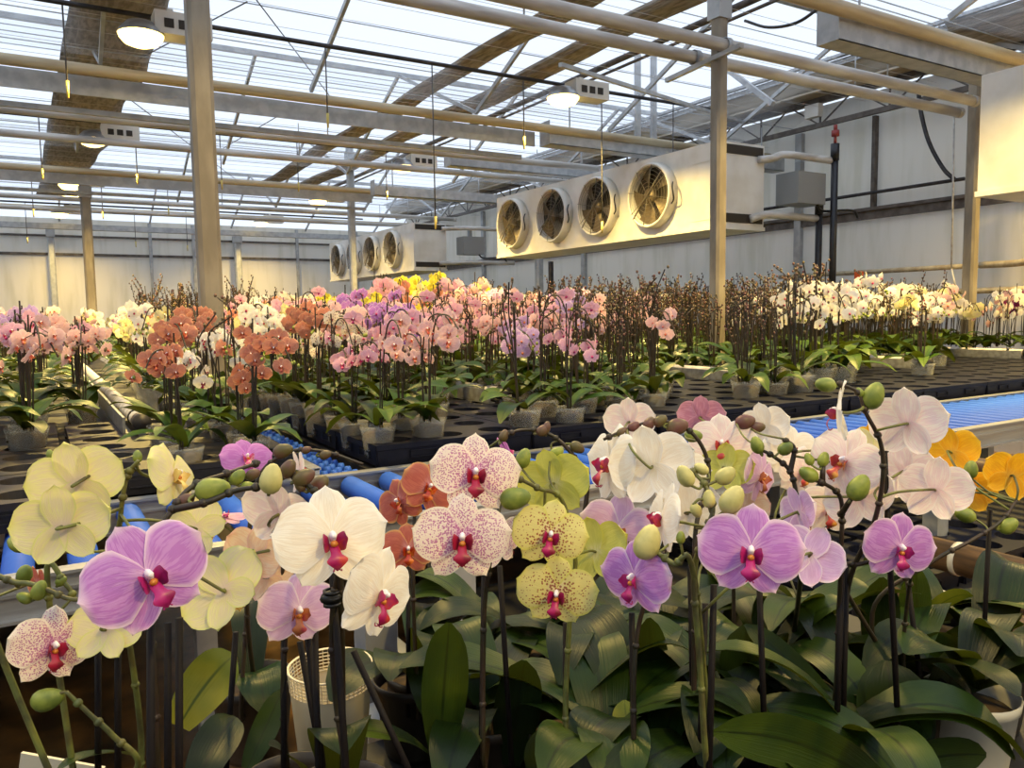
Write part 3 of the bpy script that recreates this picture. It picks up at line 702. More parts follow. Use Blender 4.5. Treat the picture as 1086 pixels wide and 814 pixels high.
# heating pipes low at right and foreground bench
for a, bb, r, lab in ((atZ(975, 640, .62), None, .05, 'thick brown pipe with a pale band behind the right orchids'), (atZ(1000, 588, .62), None, .05, 'second thick brown pipe farther under the conveyor')):
    t = thing('floor_pipe', lab, 'pipe', a)
    k = MB(); k.tube([(0, -1.5, 0), (0, .05, 0)], r, 18); k.build('pipe_run', 'brown_pipe', t)
    k = MB(); k.lathe([(r, 0), (r*1.05, 0), (r*1.05, .018), (r, .018)], (0, -.06, 0), 20, axis='y'); k.build('pale_band', 'pot_rim', t)
a = atZ(1008, 490, .86); k = MB(); k.tube([a+Vector((0, .1, 0)), a+Vector((0, -.9, 0))], .03, 14); tag(k.build('drive_pipe', 'brown_pipe'), 'brown pipe just behind the golden orchid at right', 'pipe')
ZB = .73
pb = thing('potting_bench', 'dark bench carrying the large orchids in front', 'bench', (0, 0, 0))
k = MB(); k.box((-.6, -1.0, ZB-.03), (1.5, 1.14, ZB)); flat(k.build('bench_top', 'bench', pb))
for x, y in ((-.5, 1.05), (1.4, 1.05)):
    k = MB(); k.box((x-.03, y-.03, 0), (x+.03, y+.03, ZB-.03)); flat(k.build('leg', 'galv', pb))

# ------------------------------------------------------------------ flower geometry
def petal(k, ang, L, Wd, claw, n=9, mcols=7, cup=.0, reflex=.1, wave=.03, ph=0, m=0, z0=0, tipsharp=.55, mir=1):
    """petal in the XY plane pointing along ang (0 = up, clockwise), +Z is the flower's front"""
    d = Vector((sin(ang), cos(ang), 0)); s = Vector((cos(ang), -sin(ang), 0)); rows = []; uv = []
    for i in range(n+1):
        u = i/n
        w = (claw + (1-claw)*min(1, (u/.42))**.75) if u < .42 else 1
        w *= max(0.0, 1-((max(u, .42)-.42)/.58)**(2.0+tipsharp))**.5 if u > .42 else 1
        w = max(w, .02)*Wd/2
        row = []; ur = []
        for j in range(mcols):
            v = -1+2*j/(mcols-1)
            z = z0+cup*u*L-reflex*L*u*u*.9-.10*Wd*v*v*min(1, u*2)*(1 if reflex >= 0 else -1)*.6+wave*L*sin(3.1*v+ph+u*4)*u + wave*.6*L*sin(v*7+ph*2)*u*abs(v)
            row.append(d*(L*u*(1-.04*v*v))+s*(v*w)+Vector((0, 0, z))); ur.append(((v+1)/2, u))
        rows.append(row); uv.append(ur)
    k.grid(rows, m, uv)
def flower_petals(seed, hi=True, droop=0.0, wideness=1.0):
    r = random.Random(seed); k = MB(); n, mc = (10, 9) if hi else (3, 3)
    j = lambda a: r.uniform(-a, a)
    if not hi:
        for a, L, Wd, cl, z in ((j(.1), .45, .34, .35, -.01), (2.45+j(.1), .43, .32, .3, -.01), (-2.45+j(.1), .43, .32, .3, -.01), (1.4+j(.1), .5, .58, .2, .02), (-1.4+j(.1), .5, .58, .2, .02)):
            petal(k, a, L, Wd, cl, n, mc, 0.1, .2, .02, j(3), z0=z)
        return k
    petal(k, j(.06), .47, .36*wideness, .42, n, mc, .02+j(.04), .16+j(.08), .015, j(3), z0=-.012, tipsharp=.3)
    petal(k, 2.5+j(.06), .45, .33*wideness, .4, n, mc, .02, .20+j(.08), .018, j(3), z0=-.012, tipsharp=.2)
    petal(k, -2.5+j(.06), .45, .33*wideness, .4, n, mc, .02, .20+j(.08), .018, j(3), z0=-.012, tipsharp=.2)
    petal(k, 1.36+j(.06), .52, .60*wideness, .16, n, mc, .06+j(.04), .14+j(.08)+droop, .028, j(3), z0=.012)
    petal(k, -1.36+j(.06), .52, .60*wideness, .16, n, mc, .06+j(.04), .14+j(.08)+droop, .028, j(3)+2, z0=.012)
    return k
def lip_mesh(seed, hi=True):
    r = random.Random(seed); k = MB()
    if not hi:
        k.ball((0, -.06, .06), .07, .08, .05, 6, 4); return k
    # two upright side lobes cupping the column
    for sg in (-1, 1):
        rows = []
        for i in range(7):
            u = i/6; row = []
            for j in range(5):
                v = -1+j/2
                w = (.03+.05*sin(pi*min(1, u*.85+.1)))*(1 if u < .8 else .7)
                row.append((sg*(.03+.075*sin(u*1.9)-.01*v*v), -.035+.035*u+v*w, .02+.15*u-.02*v*v))
            rows.append(row)
        k.grid(rows)
    # mid lobe: narrow claw running forward and down, flaring to an arrow head
    rows = []
    for i in range(13):
        u = i/12; row = []
        w = .032+.012*sin(u*6) if u < .4 else .035+.062*max(0, 1-abs((u-.62)/.24))**.8 if u < .86 else .035*(1-(u-.86)/.14)+.004
        for j in range(5):
            v = -1+j/2; row.append((v*w, -.03-.23*u, .05+.13*sin(u*2.2)-.03*v*v*(1-u)-.05*u*u))
        rows.append(row)
    k.grid(rows)
    for sg in (-1, 1): k.tube(smooth_path([(sg*.012, -.235, .07), (sg*.035, -.26, .10), (sg*.03, -.25, .13)], 3), [.006]*7, 5)
    k.ball((0, -.035, .075), .035, .03, .03, 8, 6, 1)       # callus
    k.ball((0, .03, .05), .032, .05, .055, 8, 6, 2)          # column
    k.ball((0, .035, .105), .026, .026, .018, 8, 6, 2)
    return k
PM, LMsh = {}, {}
M['callus'] = mat('yellow_callus', (226, 160, 50), .4, 0, (180, 70, 40), 200)
def get_flower(v, seed=0, hi=True):
    key = (v, seed, hi)
    if key not in PM:
        kw = dict(droop=.0, wideness=1.0)
        if v in ('spotted',): kw = dict(droop=.02, wideness=.92)
        PM[key] = flower_petals(seed*13+5, hi, **kw).data('flower', 'p_'+v)
        LMsh[key] = lip_mesh(seed, hi).data('lip', ['l_'+v, 'callus', 'column'] if hi else ['l_'+v])
    return PM[key], LMsh[key]
def face_frame(px, py, yawd, pitd, rold):
    """orientation for a bloom: yaw 0 looks at the eye, + turns to image right; pitch + looks up; roll clockwise"""
    v = -ray(px, py).normalized()
    side = Vector((0, 0, 1)).cross(v).normalized(); u = v.cross(side)      # side = image right
    side = side
    yw, pt, rl = R(yawd), R(pitd), R(rold)
    n = (v*cos(yw)+side*sin(yw)); rgt = side*cos(yw)-v*sin(yw)
    n2 = n*cos(pt)+u*sin(pt); u2 = u*cos(pt)-n*sin(pt)
    u3 = u2*cos(rl)+rgt*sin(rl); r3 = rgt*cos(rl)-u2*sin(rl)
    return Matrix(((r3.x, u3.x, n2.x), (r3.y, u3.y, n2.y), (r3.z, u3.z, n2.z)))
def leaf(k, b, t, w, bow=.03, wdir=None, m=0, n=12, twist=0, fold=.18, tipd=0.0):
    b, t = Vector(b), Vector(t); mid = (b+t)/2+Vector((0, 0, bow)); d = t-b
    if wdir is None:
        wdir = d.cross(Vector((0, 0, 1)))
        if wdir.length < 1e-4: wdir = Vector((1, 0, 0))
    wdir = Vector(wdir).normalized(); rows = []; uv = []
    for i in range(n+1):
        u = i/n; p = b*(1-u)**2+mid*2*u*(1-u)+t*u*u - Vector((0, 0, tipd*u**4))
        tg = ((mid-b)*(1-u)+(t-mid)*u).normalized(); wd = wdir-tg*wdir.dot(tg); wd.normalize()
        if twist: wd = Matrix.Rotation(twist*u, 3, tg) @ wd
        nr = wd.cross(tg)
        if nr.z < 0: nr = -nr
        ww = w/2*(.38+.62*sin(pi*min(1, u*.9+.02))**.8)*(1 if u < .72 else max(.03, 1-((u-.72)/.28)**2.4)**.5)
        row = []; ur = []
        for j in range(7):
            v = -1+j/3; row.append(p+wd*(v*ww)+nr*(fold*ww*abs(v)**1.3 + .06*ww*sin(u*9+v))); ur.append(((v+1)/2, u))
        rows.append(row); uv.append(ur)
    k.grid(rows, m, uv)
def bud(k, c, r, d, el=1.35, m=0):
    """pointed bud with three seams, axis along d"""
    d = Vector(d).normalized(); a = d.to_track_quat('Z', 'Y').to_matrix(); rows = []
    for i in range(9):
        th = pi*i/8; row = []
        for j in range(12):
            ph = 2*pi*j/12; rr = r*sin(th)*(1+.06*cos(3*ph))*(1-.12*cos(th))
            row.append(Vector(c)+a @ Vector((rr*cos(ph), rr*sin(ph), r*el*cos(th)*(1.08 if th < 1 else 1))))
        rows.append(row)
    k.grid(rows, m, closed=True)
def pot_parts(t, r=.062, h=.115, m='pot', z=0, n=28, loc=(0, 0, 0)):
    k = MB(); k.lathe([(.001, .001), (r*.74, .001), (r*.78, .012), (r*.96, h*.86), (r*1.0, h*.87), (r*1.03, h), (r*.99, h), (r*.95, h*.88), (r*.76, .014), (.001, .005)], loc, n)
    k.build('pot', m, t)
    k = MB(); k.lathe([(.001, .006), (r*.72, .014), (r*.9, h*.8), (r*.5, h*.86), (.001, h*.88)], loc, 18)
    k.build('bark', 'bark', t)

# ------------------------------------------------------------------ foreground orchids
FS = .093
def orchid(label, base, flowers=(), buds=(), spikes=(), stakes=(), leaves=(), rleaves=4, seed=0, potm='pot_dark', lm='leaf', stemm='stem_d', cat='orchid', potr=.062, rl=.2, rldir=None):
    """base (px, depth); flowers (px,py,widthpx,variety,yaw,pitch,roll[,depth]); buds (px,py,rpx,mat,depth,angle)"""
    bx, bd = base
    p = D(bx, 600, bd); root = Vector((p.x, p.y, ZB))
    t = thing('potted_orchid', label, cat, root)
    rnd = random.Random(seed*31+3)
    pot_parts(t, potr, .12, potm)
    crown = Vector((0, 0, .125))
    lo = lambda v: Vector(v)-root
    paths = []
    for sp_ in spikes:
        pts = [lo(D(*q)) for q in sp_]
        if proj(pts[0]+root)[1] > 640 or True:
            pts = [crown+Vector((rnd.uniform(-.01, .01), rnd.uniform(-.01, .01), -.01))]+pts if len(sp_) and sp_[0][1] > 560 else pts
        paths.append(smooth_path(pts, 8))
    allp = [q for pa in paths for q in pa]
    k = MB()
    for pa in paths:
        n = len(pa); k.tube(pa, [.0036*(1-.45*i/n) for i in range(n)], 8)
        for i in range(0, n, 7): k.ball(pa[i], .0048, .0048, .0045, 6, 4)
    fl = []
    for i, f in enumerate(flowers):
        px, py, wpx, v, yw, pt, rl_ = f[:7]
        d = f[7] if len(f) > 7 else FOC*FS/wpx
        sz = wpx*d/FOC
        rot = face_frame(px, py, yw, pt, rl_); c = lo(D(px, py, d))
        fl.append((c, rot, sz, v))
        back = c - rot @ Vector((0, 0, .012))
        if allp:
            q = min(allp, key=lambda q: (q-back).length + (0 if (q-back).dot(rot @ Vector((0, 0, 1))) < 0 else .03))
        else: q = back-rot @ Vector((0, 0, .03))-Vector((0, 0, .02))
        if (q-back).length < .22:
            mid = (q+back)/2 - rot @ Vector((0, 0, .25*(q-back).length))
            k.tube(smooth_path([q, mid, back, c], 5), .0017, 6, m=1)
    bl = []
    for bq in buds:
        px, py, rpx, mm, d = bq[:5]; ang = R(bq[5]) if len(bq) > 5 else rnd.uniform(-.8, .8)
        c = lo(D(px, py, d)); r_ = rpx*d/FOC; ax = (up2*cos(ang)+rt2*sin(ang)+fw*rnd.uniform(-.3, .3)).normalized()
        bl.append((c, r_, ax, mm))
        if allp:
            back = c-ax*r_*1.2; q = min(allp, key=lambda q: (q-back).length)
            if (q-back).length < .12: k.tube(smooth_path([q, (q+back)/2-ax*.006, back], 4), .0014, 6, m=1)
    if len(k.v): k.build('flower_spike', [stemm, 'stem_g'], t)
    for i, (c, rot, sz, v) in enumerate(fl):
        pm_, lm_ = get_flower(v, (seed+i) % 4)
        mw = Matrix.Translation(c) @ rot.to_4x4() @ Matrix.Scale(sz, 4)
        o = link('flower', pm_, t, mw); link('lip', lm_, o)
    for c, r_, ax, mm in bl:
        k = MB(); bud(k, c, r_, ax); k.build('bud', mm, t)
    for st in stakes:
        px, y0, y1, d = st[:4]; px2 = st[4] if len(st) > 4 else px
        a = lo(D(px, y0, d)); b2 = lo(D(px2, y1, d)); dirv = (b2-a).normalized()
        b3 = Vector((b2.x, b2.y, b2.z)); 
        if b3.z > .1: b3 = b3 + dirv*((b3.z-.1)/max(.2, -dirv.z)) if dirv.z < -.2 else b3
        k = MB(); k.tube([a, b3], .0036, 8); k.build('stake', 'stake', t)
    for lf in leaves:
        b0, t0, wpx, d0, d1, bow, mm = lf[:7]
        bb, tt = lo(D(b0[0], b0[1], d0)), lo(D(t0[0], t0[1], d1)); w = wpx*(d0+d1)/2/FOC
        wd = (lf[7] if len(lf) > 7 else None)
        if wd == 'cam':
            dv = (tt-bb).normalized(); wd = dv.cross(fw)
        k = MB(); leaf(k, bb, tt, w, bow, wd, twist=rnd.uniform(-.3, .3)); k.build('leaf', mm, t)
    a0 = rnd.uniform(0, 6) if rldir is None else rldir
    for i in range(rleaves):
        a = a0+i*pi+rnd.uniform(-.5, .5)+(i//2)*.7; L = rl*rnd.uniform(.7, 1.15); zz = rnd.uniform(.0, .12)
        tt = crown+Vector((cos(a)*L, sin(a)*L, zz)); k = MB()
        leaf(k, crown+Vector((0, 0, -.01+.006*i)), tt, rnd.uniform(.06, .085), rnd.uniform(.04, .1), twist=rnd.uniform(-.4, .4), tipd=rnd.uniform(0, .05))
        k.build('leaf', rnd.choice([lm, lm, 'leaf_m']), t)
    return t

# P1 pale yellow, left
orchid('pale yellow orchid with blooms turned away at far left', (120, .86),
   flowers=[(82, 512, 100, 'cream_yellow', 158, 12, 8, .78), (66, 558, 98, 'cream_yellow', 162, 8, 4, .74), (184, 505, 86, 'cream_yellow', 62, 10, 14, .84), (238, 625, 98, 'cream_yellow', 150, -12, 38, .78), (112, 668, 78, 'cream_yellow', 160, -10, -10, .82), (207, 562, 74, 'cream_yellow', 170, -14, 60, .86)],
   buds=[(18, 577, 8, 'bud_g', .8, -60), (115, 486, 6, 'bud_g', .82, -50), (146, 484, 5, 'bud_g', .84, -10), (53, 482, 4, 'bud_g', .9, -10)],
   spikes=[[(150, 800, .9), (140, 700, .86), (124, 610, .84), (128, 545, .82), (135, 505, .82), (147, 488, .82)], [(135, 505, .82), (118, 490, .82)]],
   stakes=[(125, 640, 830, .88)], leaves=[((150, 806), (60, 818), 30, .95, .85, .03, 'leaf_m'), ((190, 770), (249, 694), 52, 1.05, 1.1, .02, 'leaf_y', 'cam')], seed=1, stemm='stem_g', rleaves=0)
# P2 big lilac
orchid('lilac orchid with one large open bloom and magenta lip, leftmost', (168, .8),
   flowers=[(158, 612, 136, 'lilac', 14, -6, -24, .62)],
   buds=[(225, 519, 13, 'bud_g', .72, 80), (196, 531, 8, 'bud_b', .72, 60), (252, 506, 7, 'bud_g', .76, 40), (268, 503, 6, 'bud_b', .78, 60), (288, 508, 12, 'bud_p', .72, 10), (262, 515, 5, 'bud_g', .76, 80)],
   spikes=[[(168, 820, .72), (164, 740, .7), (160, 650, .69), (165, 575, .7), (183, 540, .71), (205, 515, .73), (240, 502, .76), (275, 490, .8)], [(183, 540, .71), (220, 532, .71), (250, 520, .72), (285, 515, .72)]],
   stakes=[(160, 650, 830, .68), (190, 655, 840, .74), (178, 660, 840, .8)], leaves=[((205, 840), (250, 760), 45, .85, .95, .02, 'leaf', 'cam')], seed=2, rleaves=0)
# P3 spotted left
orchid('small freckled pink orchid with dark red lip at lower left', (60, .85),
   flowers=[(56, 686, 92, 'spotted', 24, -14, 8, .8), (40, 618, 40, 'orange', 110, 0, 0, .95)],
   buds=[(50, 741, 12, 'bud_g', .78, 80), (26, 609, 8, 'bud_g', .86, 20), (42, 626, 8, 'bud_g', .84, 20), (26, 634, 6, 'bud_g', .84, -60), (65, 616, 5, 'bud_g', .86, 50)],
   spikes=[[(145, 815, .82), (120, 780, .8), (95, 757, .79), (70, 733, .78)], [(-20, 632, .84), (20, 618, .84), (50, 625, .84), (75, 635, .84), (110, 634, .84)], [(50, 614, .86), (70, 620, .86), (80, 636, .86)]],
   stakes=[(104, 655, 840, .9)], seed=3, stemm='stem_g', rleaves=0)
# P4 white big
orchid('white orchid with two large blooms and magenta lips held by black clip', (352, .9),
   flowers=[(352, 572, 124, 'white', 12, -2, -4, .66), (402, 632, 112, 'white', 48, -16, 14, .68)],
   buds=[(306, 497, 8, 'bud_b', .8, 30), (322, 506, 9, 'bud_b', .8, 60), (318, 514, 6, 'bud_b', .8, -30), (338, 514, 9, 'bud_b', .82, 50)],
   spikes=[[(366, 820, .8), (356, 740, .78), (352, 660, .76), (360, 600, .74), (376, 580, .72)], [(360, 600, .74), (345, 540, .78), (325, 512, .8), (300, 500, .8)]],
   stakes=[(352, 600, 830, .76, 368), (322, 640, 835, .86, 345), (375, 690, 830, .85, 440), (334, 670, 830, .84, 338)], seed=4, rl=.15, rleaves=1)
# P5 peach + white-lilac
orchid('peach and white orchid with orange hooded lip left of the clip', (300, .92),
   flowers=[(316, 648, 90, 'lilacpale', 18, -18, 6, .82), (296, 545, 88, 'whitepink', 140, 20, -20, .82), (268, 588, 70, 'peach', 150, 0, -30, .88), (318, 500, 50, 'whitepink', 100, 0, 20, .85), (285, 612, 60, 'peach', 150, -10, 10, .9)],
   buds=[], spikes=[[(305, 815, .92), (300, 740, .9), (303, 660, .9), (300, 600, .9), (305, 550, .88)]],
   stakes=[(301, 660, 840, .9), (250, 670, 814, .95, 240), (318, 680, 830, .9, 345)], seed=5, rleaves=0, leaves=[((262, 815), (300, 730), 28, 1.0, 1.05, .0, 'leaf_m', 'cam'), ((330, 830), (285, 790), 30, .95, .9, .02, 'leaf')])
# P6 orange
orchid('terracotta orange orchid behind the freckled white one', (436, 1.2),
   flowers=[(433, 583, 62, 'orange', 4, -4, 2, 1.05), (455, 517, 64, 'orange', 18, 4, 24, 1.12), (424, 532, 60, 'orange', -40, 0, -30, 1.15)],
   spikes=[[(444, 760, 1.15), (440, 680, 1.13), (438, 610, 1.12), (440, 545, 1.15), (452, 510, 1.16)]], stakes=[(433, 600, 760, 1.16)],
   seed=6, leaves=[((455, 800), (372, 778), 34, 1.05, 1.0, .03, 'leaf_m')])
# P7 freckled white
orchid('freckled white orchid with purple rings and dark red lips, centre', (512, 1.08),
   flowers=[(504, 503, 98, 'spotted', 6, 4, 4, .84), (490, 572, 106, 'spotted', 2, -4, 2, .8), (533, 575, 66, 'spotted', 130, -10, 20, .92)],
   spikes=[[(513, 815, .95), (512, 720, .93), (514, 640, .92), (522, 580, .9), (530, 530, .92), (522, 500, .94)]], stakes=[(514, 590, 815, .94, 510), (530, 600, 700, 1.0, 536)],
   seed=7, leaves=[((466, 800), (476, 660), 50, .98, .95, .0, 'leaf_m', 'cam'), ((540, 812), (556, 700), 50, 1.05, 1.0, .0, 'leaf', 'cam'), ((575, 770), (500, 715), 44, 1.2, 1.1, .03, 'leaf_m', 'cam'), ((560, 760), (590, 690), 40, 1.3, 1.3, .0, 'leaf', 'cam')])
# P8 yellow freckled
orchid('greenish yellow orchid with red freckled blooms and two green buds', (602, 1.05),
   flowers=[(583, 568, 84, 'yspotted', 8, -8, 12, .86), (590, 630, 88, 'yspotted', -4, -22, 8, .86), (588, 512, 84, 'ygreen', 155, 14, 10, .95), (632, 585, 80, 'ygreen', 150, -6, 14, .94)],
   buds=[(537, 511, 8, 'bud_g', .86, 90), (546, 528, 12, 'bud_g', .84, 80), (555, 486, 8, 'bud_g', .95, 20), (590, 480, 6, 'bud_g', .95, 60)],
   spikes=[[(600, 815, .95), (600, 740, .94), (604, 660, .93), (610, 590, .92), (596, 530, .92), (572, 518, .88), (552, 508, .86)]], stakes=[(600, 660, 815, .96)],
   seed=8, leaves=[((600, 850), (578, 768), 62, .95, .95, .0, 'leaf', 'cam'), ((640, 800), (655, 700), 48, 1.1, 1.1, .0, 'leaf', 'cam')], stemm='stem_g')
# brown knobby spike
orchid('orchid with a bare brown arching spike over the rollers', (560, 1.3), flowers=[(538, 482, 46, 'magenta', 100, 20, 20, 1.25)],
   buds=[(534, 462, 5, 'bud_b', 1.1, 20), (576, 456, 6, 'bud_b', 1.1, 60), (612, 474, 6, 'bud_b', 1.1, 120), (590, 481, 5, 'bud_g', 1.1, 120), (580, 452, 4, 'bud_b', 1.1, 10)],
   spikes=[[(618, 560, 1.1), (622, 510, 1.1), (604, 478, 1.1), (580, 459, 1.1), (552, 456, 1.1), (530, 466, 1.1)]], seed=9, rleaves=3)
# P9 lilac narrow
orchid('lilac orchid seen half sideways with magenta lip in the centre', (672, 1.0),
   flowers=[(673, 614, 92, 'lilac', -42, -10, 6, .82), (655, 562, 84, 'lilacpale', 0, -14, 10, .98)],
   buds=[(686, 575, 14, 'bud_p', .8, 20)],
   spikes=[[(672, 815, .92), (672, 730, .9), (678, 660, .9), (700, 600, .88), (712, 575, .86)]], stakes=[(670, 650, 780, .92, 672)],
   seed=10, leaves=[((694, 775), (688, 655), 42, 1.1, 1.05, .0, 'leaf', 'cam'), ((668, 800), (662, 742), 30, .95, 1.0, .0, 'leaf_y', 'cam')])
# P10 whites cluster centre
orchid('cream white orchid cluster seen from behind with brown arching spike', (735, 1.1),
   flowers=[(646, 492, 96, 'white', -60, 6, 0, 1.0), (692, 494, 96, 'white', 158, 6, 8, .95), (668, 447, 58, 'whitepink', 160, 12, 0, 1.15), (702, 550, 88, 'white', -74, 6, 6, .88), (730, 545, 80, 'white', 160, -6, 10, 1.0), (720, 505, 76, 'white', 20, 0, 0, 1.08)],
   buds=[(718, 452, 9, 'bud_b', 1.0, 80), (700, 446, 6, 'bud_b', 1.0, 60), (688, 449, 6, 'bud_b', 1.0, 40), (672, 452, 5, 'bud_b', 1.0, 60), (660, 458, 5, 'bud_b', 1.0, 60), (735, 462, 7, 'bud_g', 1.05, 90)],
   spikes=[[(735, 815, .98), (736, 720, .97), (737, 640, .96), (738, 560, .97), (752, 500, 1.0), (735, 460, 1.0), (700, 446, 1.0), (665, 455, 1.0), (640, 466, 1.0)]], stakes=[(732, 600, 815, .98, 736), (748, 640, 815, .9, 742)],
   seed=11, leaves=[((800, 765), (790, 662), 66, 1.1, 1.1, .0, 'leaf', 'cam')])
# P11 lilac big right
orchid('large lilac orchid bloom with magenta lip and pale buds above', (760, .95),
   flowers=[(796, 586, 112, 'lilac', 4, -6, 2, .74), (858, 590, 76, 'lilacpale', 165, -12, -25, .86), (848, 545, 66, 'lilacpale', 120, 8, 12, .9)],
   buds=[(776, 530, 12, 'bud_p', .76, 30), (727, 505, 9, 'bud_p', .78, -30), (769, 504, 9, 'bud_p', .8, 60), (752, 529, 7, 'bud_p', .78, 0), (738, 541, 6, 'bud_p', .78, 150), (722, 570, 5, 'bud_g', .78, 0), (744, 497, 6, 'bud_p', .8, -60)],
   spikes=[[(750, 815, .86), (742, 700, .82), (736, 610, .8), (748, 565, .78), (756, 540, .78), (748, 515, .79), (735, 500, .8)], [(736, 610, .8), (715, 598, .79), (700, 588, .8), (690, 580, .8)]], stakes=[(757, 620, 815, .85, 752), (805, 610, 815, .95, 812)],
   seed=12, stemm='stem_g', leaves=[((940, 838), (756, 776), 56, .92, .85, .04, 'leaf_m', 'cam'), ((885, 748), (790, 662), 26, 1.05, 1.1, .01, 'leaf_m', 'cam')])
# P12 pink white behind
orchid('pale pink orchid with orange lip in the crowd over the rollers', (772, 1.3),
   flowers=[(766, 471, 72, 'whitepink', 0, 0, -4, 1.1), (744, 442, 52, 'dusty', 165, 10, 0, 1.25), (770, 498, 62, 'ygreen', 160, -10, 0, 1.08), (806, 505, 66, 'lilacpale', 60, -6, 20, 1.08), (790, 540, 60, 'peach', 150, 0, 0, 1.1)],
   spikes=[[(780, 760, 1.2), (778, 640, 1.18), (780, 560, 1.16), (782, 500, 1.15), (770, 450, 1.18)]], seed=13)
# P13 whites right of it
orchid('white orchid with branching dark spike and tiny green buds', (840, 1.3),
   flowers=[(812, 452, 58, 'white', 150, 10, 10, 1.25), (838, 478, 62, 'white', 20, 0, 0, 1.25), (850, 500, 60, 'whitepink', 40, -6, 10, 1.2), (895, 490, 84, 'whitepink', -30, 6, 20, 1.0), (912, 528, 80, 'whitepink', 150, -4, 20, 1.0), (880, 540, 70, 'whitepink', 20, -20, 0, 1.1), (922, 478, 56, 'cream_yellow', 150, 0, 20, 1.15), (925, 466, 40, 'gold', 150, 0, 0, 1.35)],
   buds=[(833, 475, 7, 'bud_g', 1.0, 60), (858, 503, 8, 'bud_g', .92, -60), (858, 487, 5, 'bud_g', .92, -20), (873, 487, 6, 'bud_g', .92, 20), (910, 517, 11, 'bud_g', .9, 30), (790, 447, 8, 'bud_b', 1.1, 80), (803, 453, 6, 'bud_b', 1.1, 80), (803, 472, 7, 'bud_g', 1.0, -20)],
   spikes=[[(880, 760, 1.05), (890, 640, .98), (892, 580, .94), (892, 530, .93), (875, 513, .92), (858, 508, .92)], [(872, 512, .92), (873, 492, .92)], [(850, 600, 1.0), (845, 530, 1.0), (838, 500, 1.0), (822, 485, 1.0), (808, 477, 1.0)], [(838, 500, 1.0), (842, 475, 1.0), (830, 465, 1.0)], [(892, 545, .93), (903, 528, .9)]],
   seed=14, stakes=[(898, 600, 815, 1.0, 893)])
# P14 right whites with side view
orchid('pinkish white orchid with a bloom in profile and two round green buds', (900, 1.1),
   flowers=[(963, 449, 84, 'whitepink', 158, 4, 2, .92), (889, 437, 74, 'white', -94, 0, 6, .92), (992, 520, 78, 'whitepink', 158, -4, -4, .98), (960, 500, 72, 'whitepink', 150, 8, 10, 1.05)],
   buds=[(876, 408, 8, 'bud_g', .92, -80), (926, 420, 11, 'bud_g', .92, 20), (912, 416, 4, 'bud_g', .92, -30)],
   spikes=[[(892, 720, 1.05), (900, 620, 1.0), (925, 560, .96), (936, 510, .94), (934, 470, .93), (918, 437, .92), (910, 416, .92), (888, 406, .92)], [(936, 480, .94), (950, 470, .94)]], stakes=[(893, 600, 815, .98, 886), (938, 480, 600, .98, 944)],
   seed=15, leaves=[((935, 712), (935, 612), 42, 1.25, 1.2, .0, 'leaf', 'cam'), ((972, 705), (972, 602), 38, 1.3, 1.25, .0, 'leaf_m', 'cam'), ((955, 815), (940, 700), 82, 1.0, 1.05, .0, 'leaf', 'cam')])
# P15 golden
orchid('golden yellow orchid with blooms turned away at the right edge', (1052, 1.25),
   flowers=[(1010, 480, 62, 'gold', 150, 0, 14, 1.2), (1027, 522, 58, 'gold', 165, -6, 10, 1.2), (1072, 504, 60, 'gold', -160, 6, -20, 1.15), (998, 492, 40, 'gold', 140, 0, 0, 1.3)],
   buds=[(1024, 546, 8, 'bud_g', 1.1, -70), (1069, 557, 8, 'bud_g', 1.1, 60), (1030, 498, 7, 'bud_g', 1.15, 0)],
   spikes=[[(960, 760, 1.15), (925, 650, 1.1), (985, 598, 1.08), (1030, 573, 1.08), (1062, 552, 1.1), (1078, 530, 1.12)]], stakes=[(1050, 540, 665, 1.2, 1044)],
   seed=16, leaves=[((1062, 745), (1035, 678), 40, 1.3, 1.3, .0, 'leaf_m', 'cam'), ((985, 692), (1086, 662), 22, 1.3, 1.25, .03, 'leaf_y', 'cam')])
# P16 lilac right
orchid('lilac orchid with magenta lip hanging at the right', (962, 1.15),
   flowers=[(954, 582, 84, 'lilac', 30, -10, 4, .92)], spikes=[[(965, 760, 1.1), (958, 700, 1.08), (962, 640, 1.05), (968, 600, 1.0)], [(890, 612, 1.0), (912, 598, .98), (945, 592, .96)]], stakes=[(962, 610, 690, 1.1, 972)],
   seed=17, leaves=[((1000, 785), (1012, 690), 60, 1.15, 1.2, .0, 'leaf', 'cam'), ((1048, 745), (972, 683), 46, 1.2, 1.2, .04, 'leaf', 'cam'), ((968, 675), (1032, 632), 18, 1.35, 1.3, .05, 'leaf_y', 'cam'), ((925, 835), (1046, 800), 44, .98, .98, .03, 'leaf_m', 'cam')])
# P17 magenta back left
orchid('small magenta orchid bloom behind the budded stem at left', (262, 1.2),
   flowers=[(262, 486, 56, 'magenta', 14, 26, 0, 1.12), (238, 548, 44, 'pink', 10, 70, 0, 1.15)],
   buds=[(300, 478, 8, 'bud_b', 1.05, 70), (345, 482, 5, 'bud_b', 1.1, 70), (325, 477, 4, 'bud_b', 1.1, 70)],
   spikes=[[(256, 760, 1.15), (262, 640, 1.15), (266, 540, 1.15), (262, 500, 1.15)], [(262, 640, 1.1), (270, 520, 1.1), (300, 482, 1.1), (340, 478, 1.1), (385, 492, 1.1)]], seed=18, rleaves=2, rl=.12, potm='pot_dark')
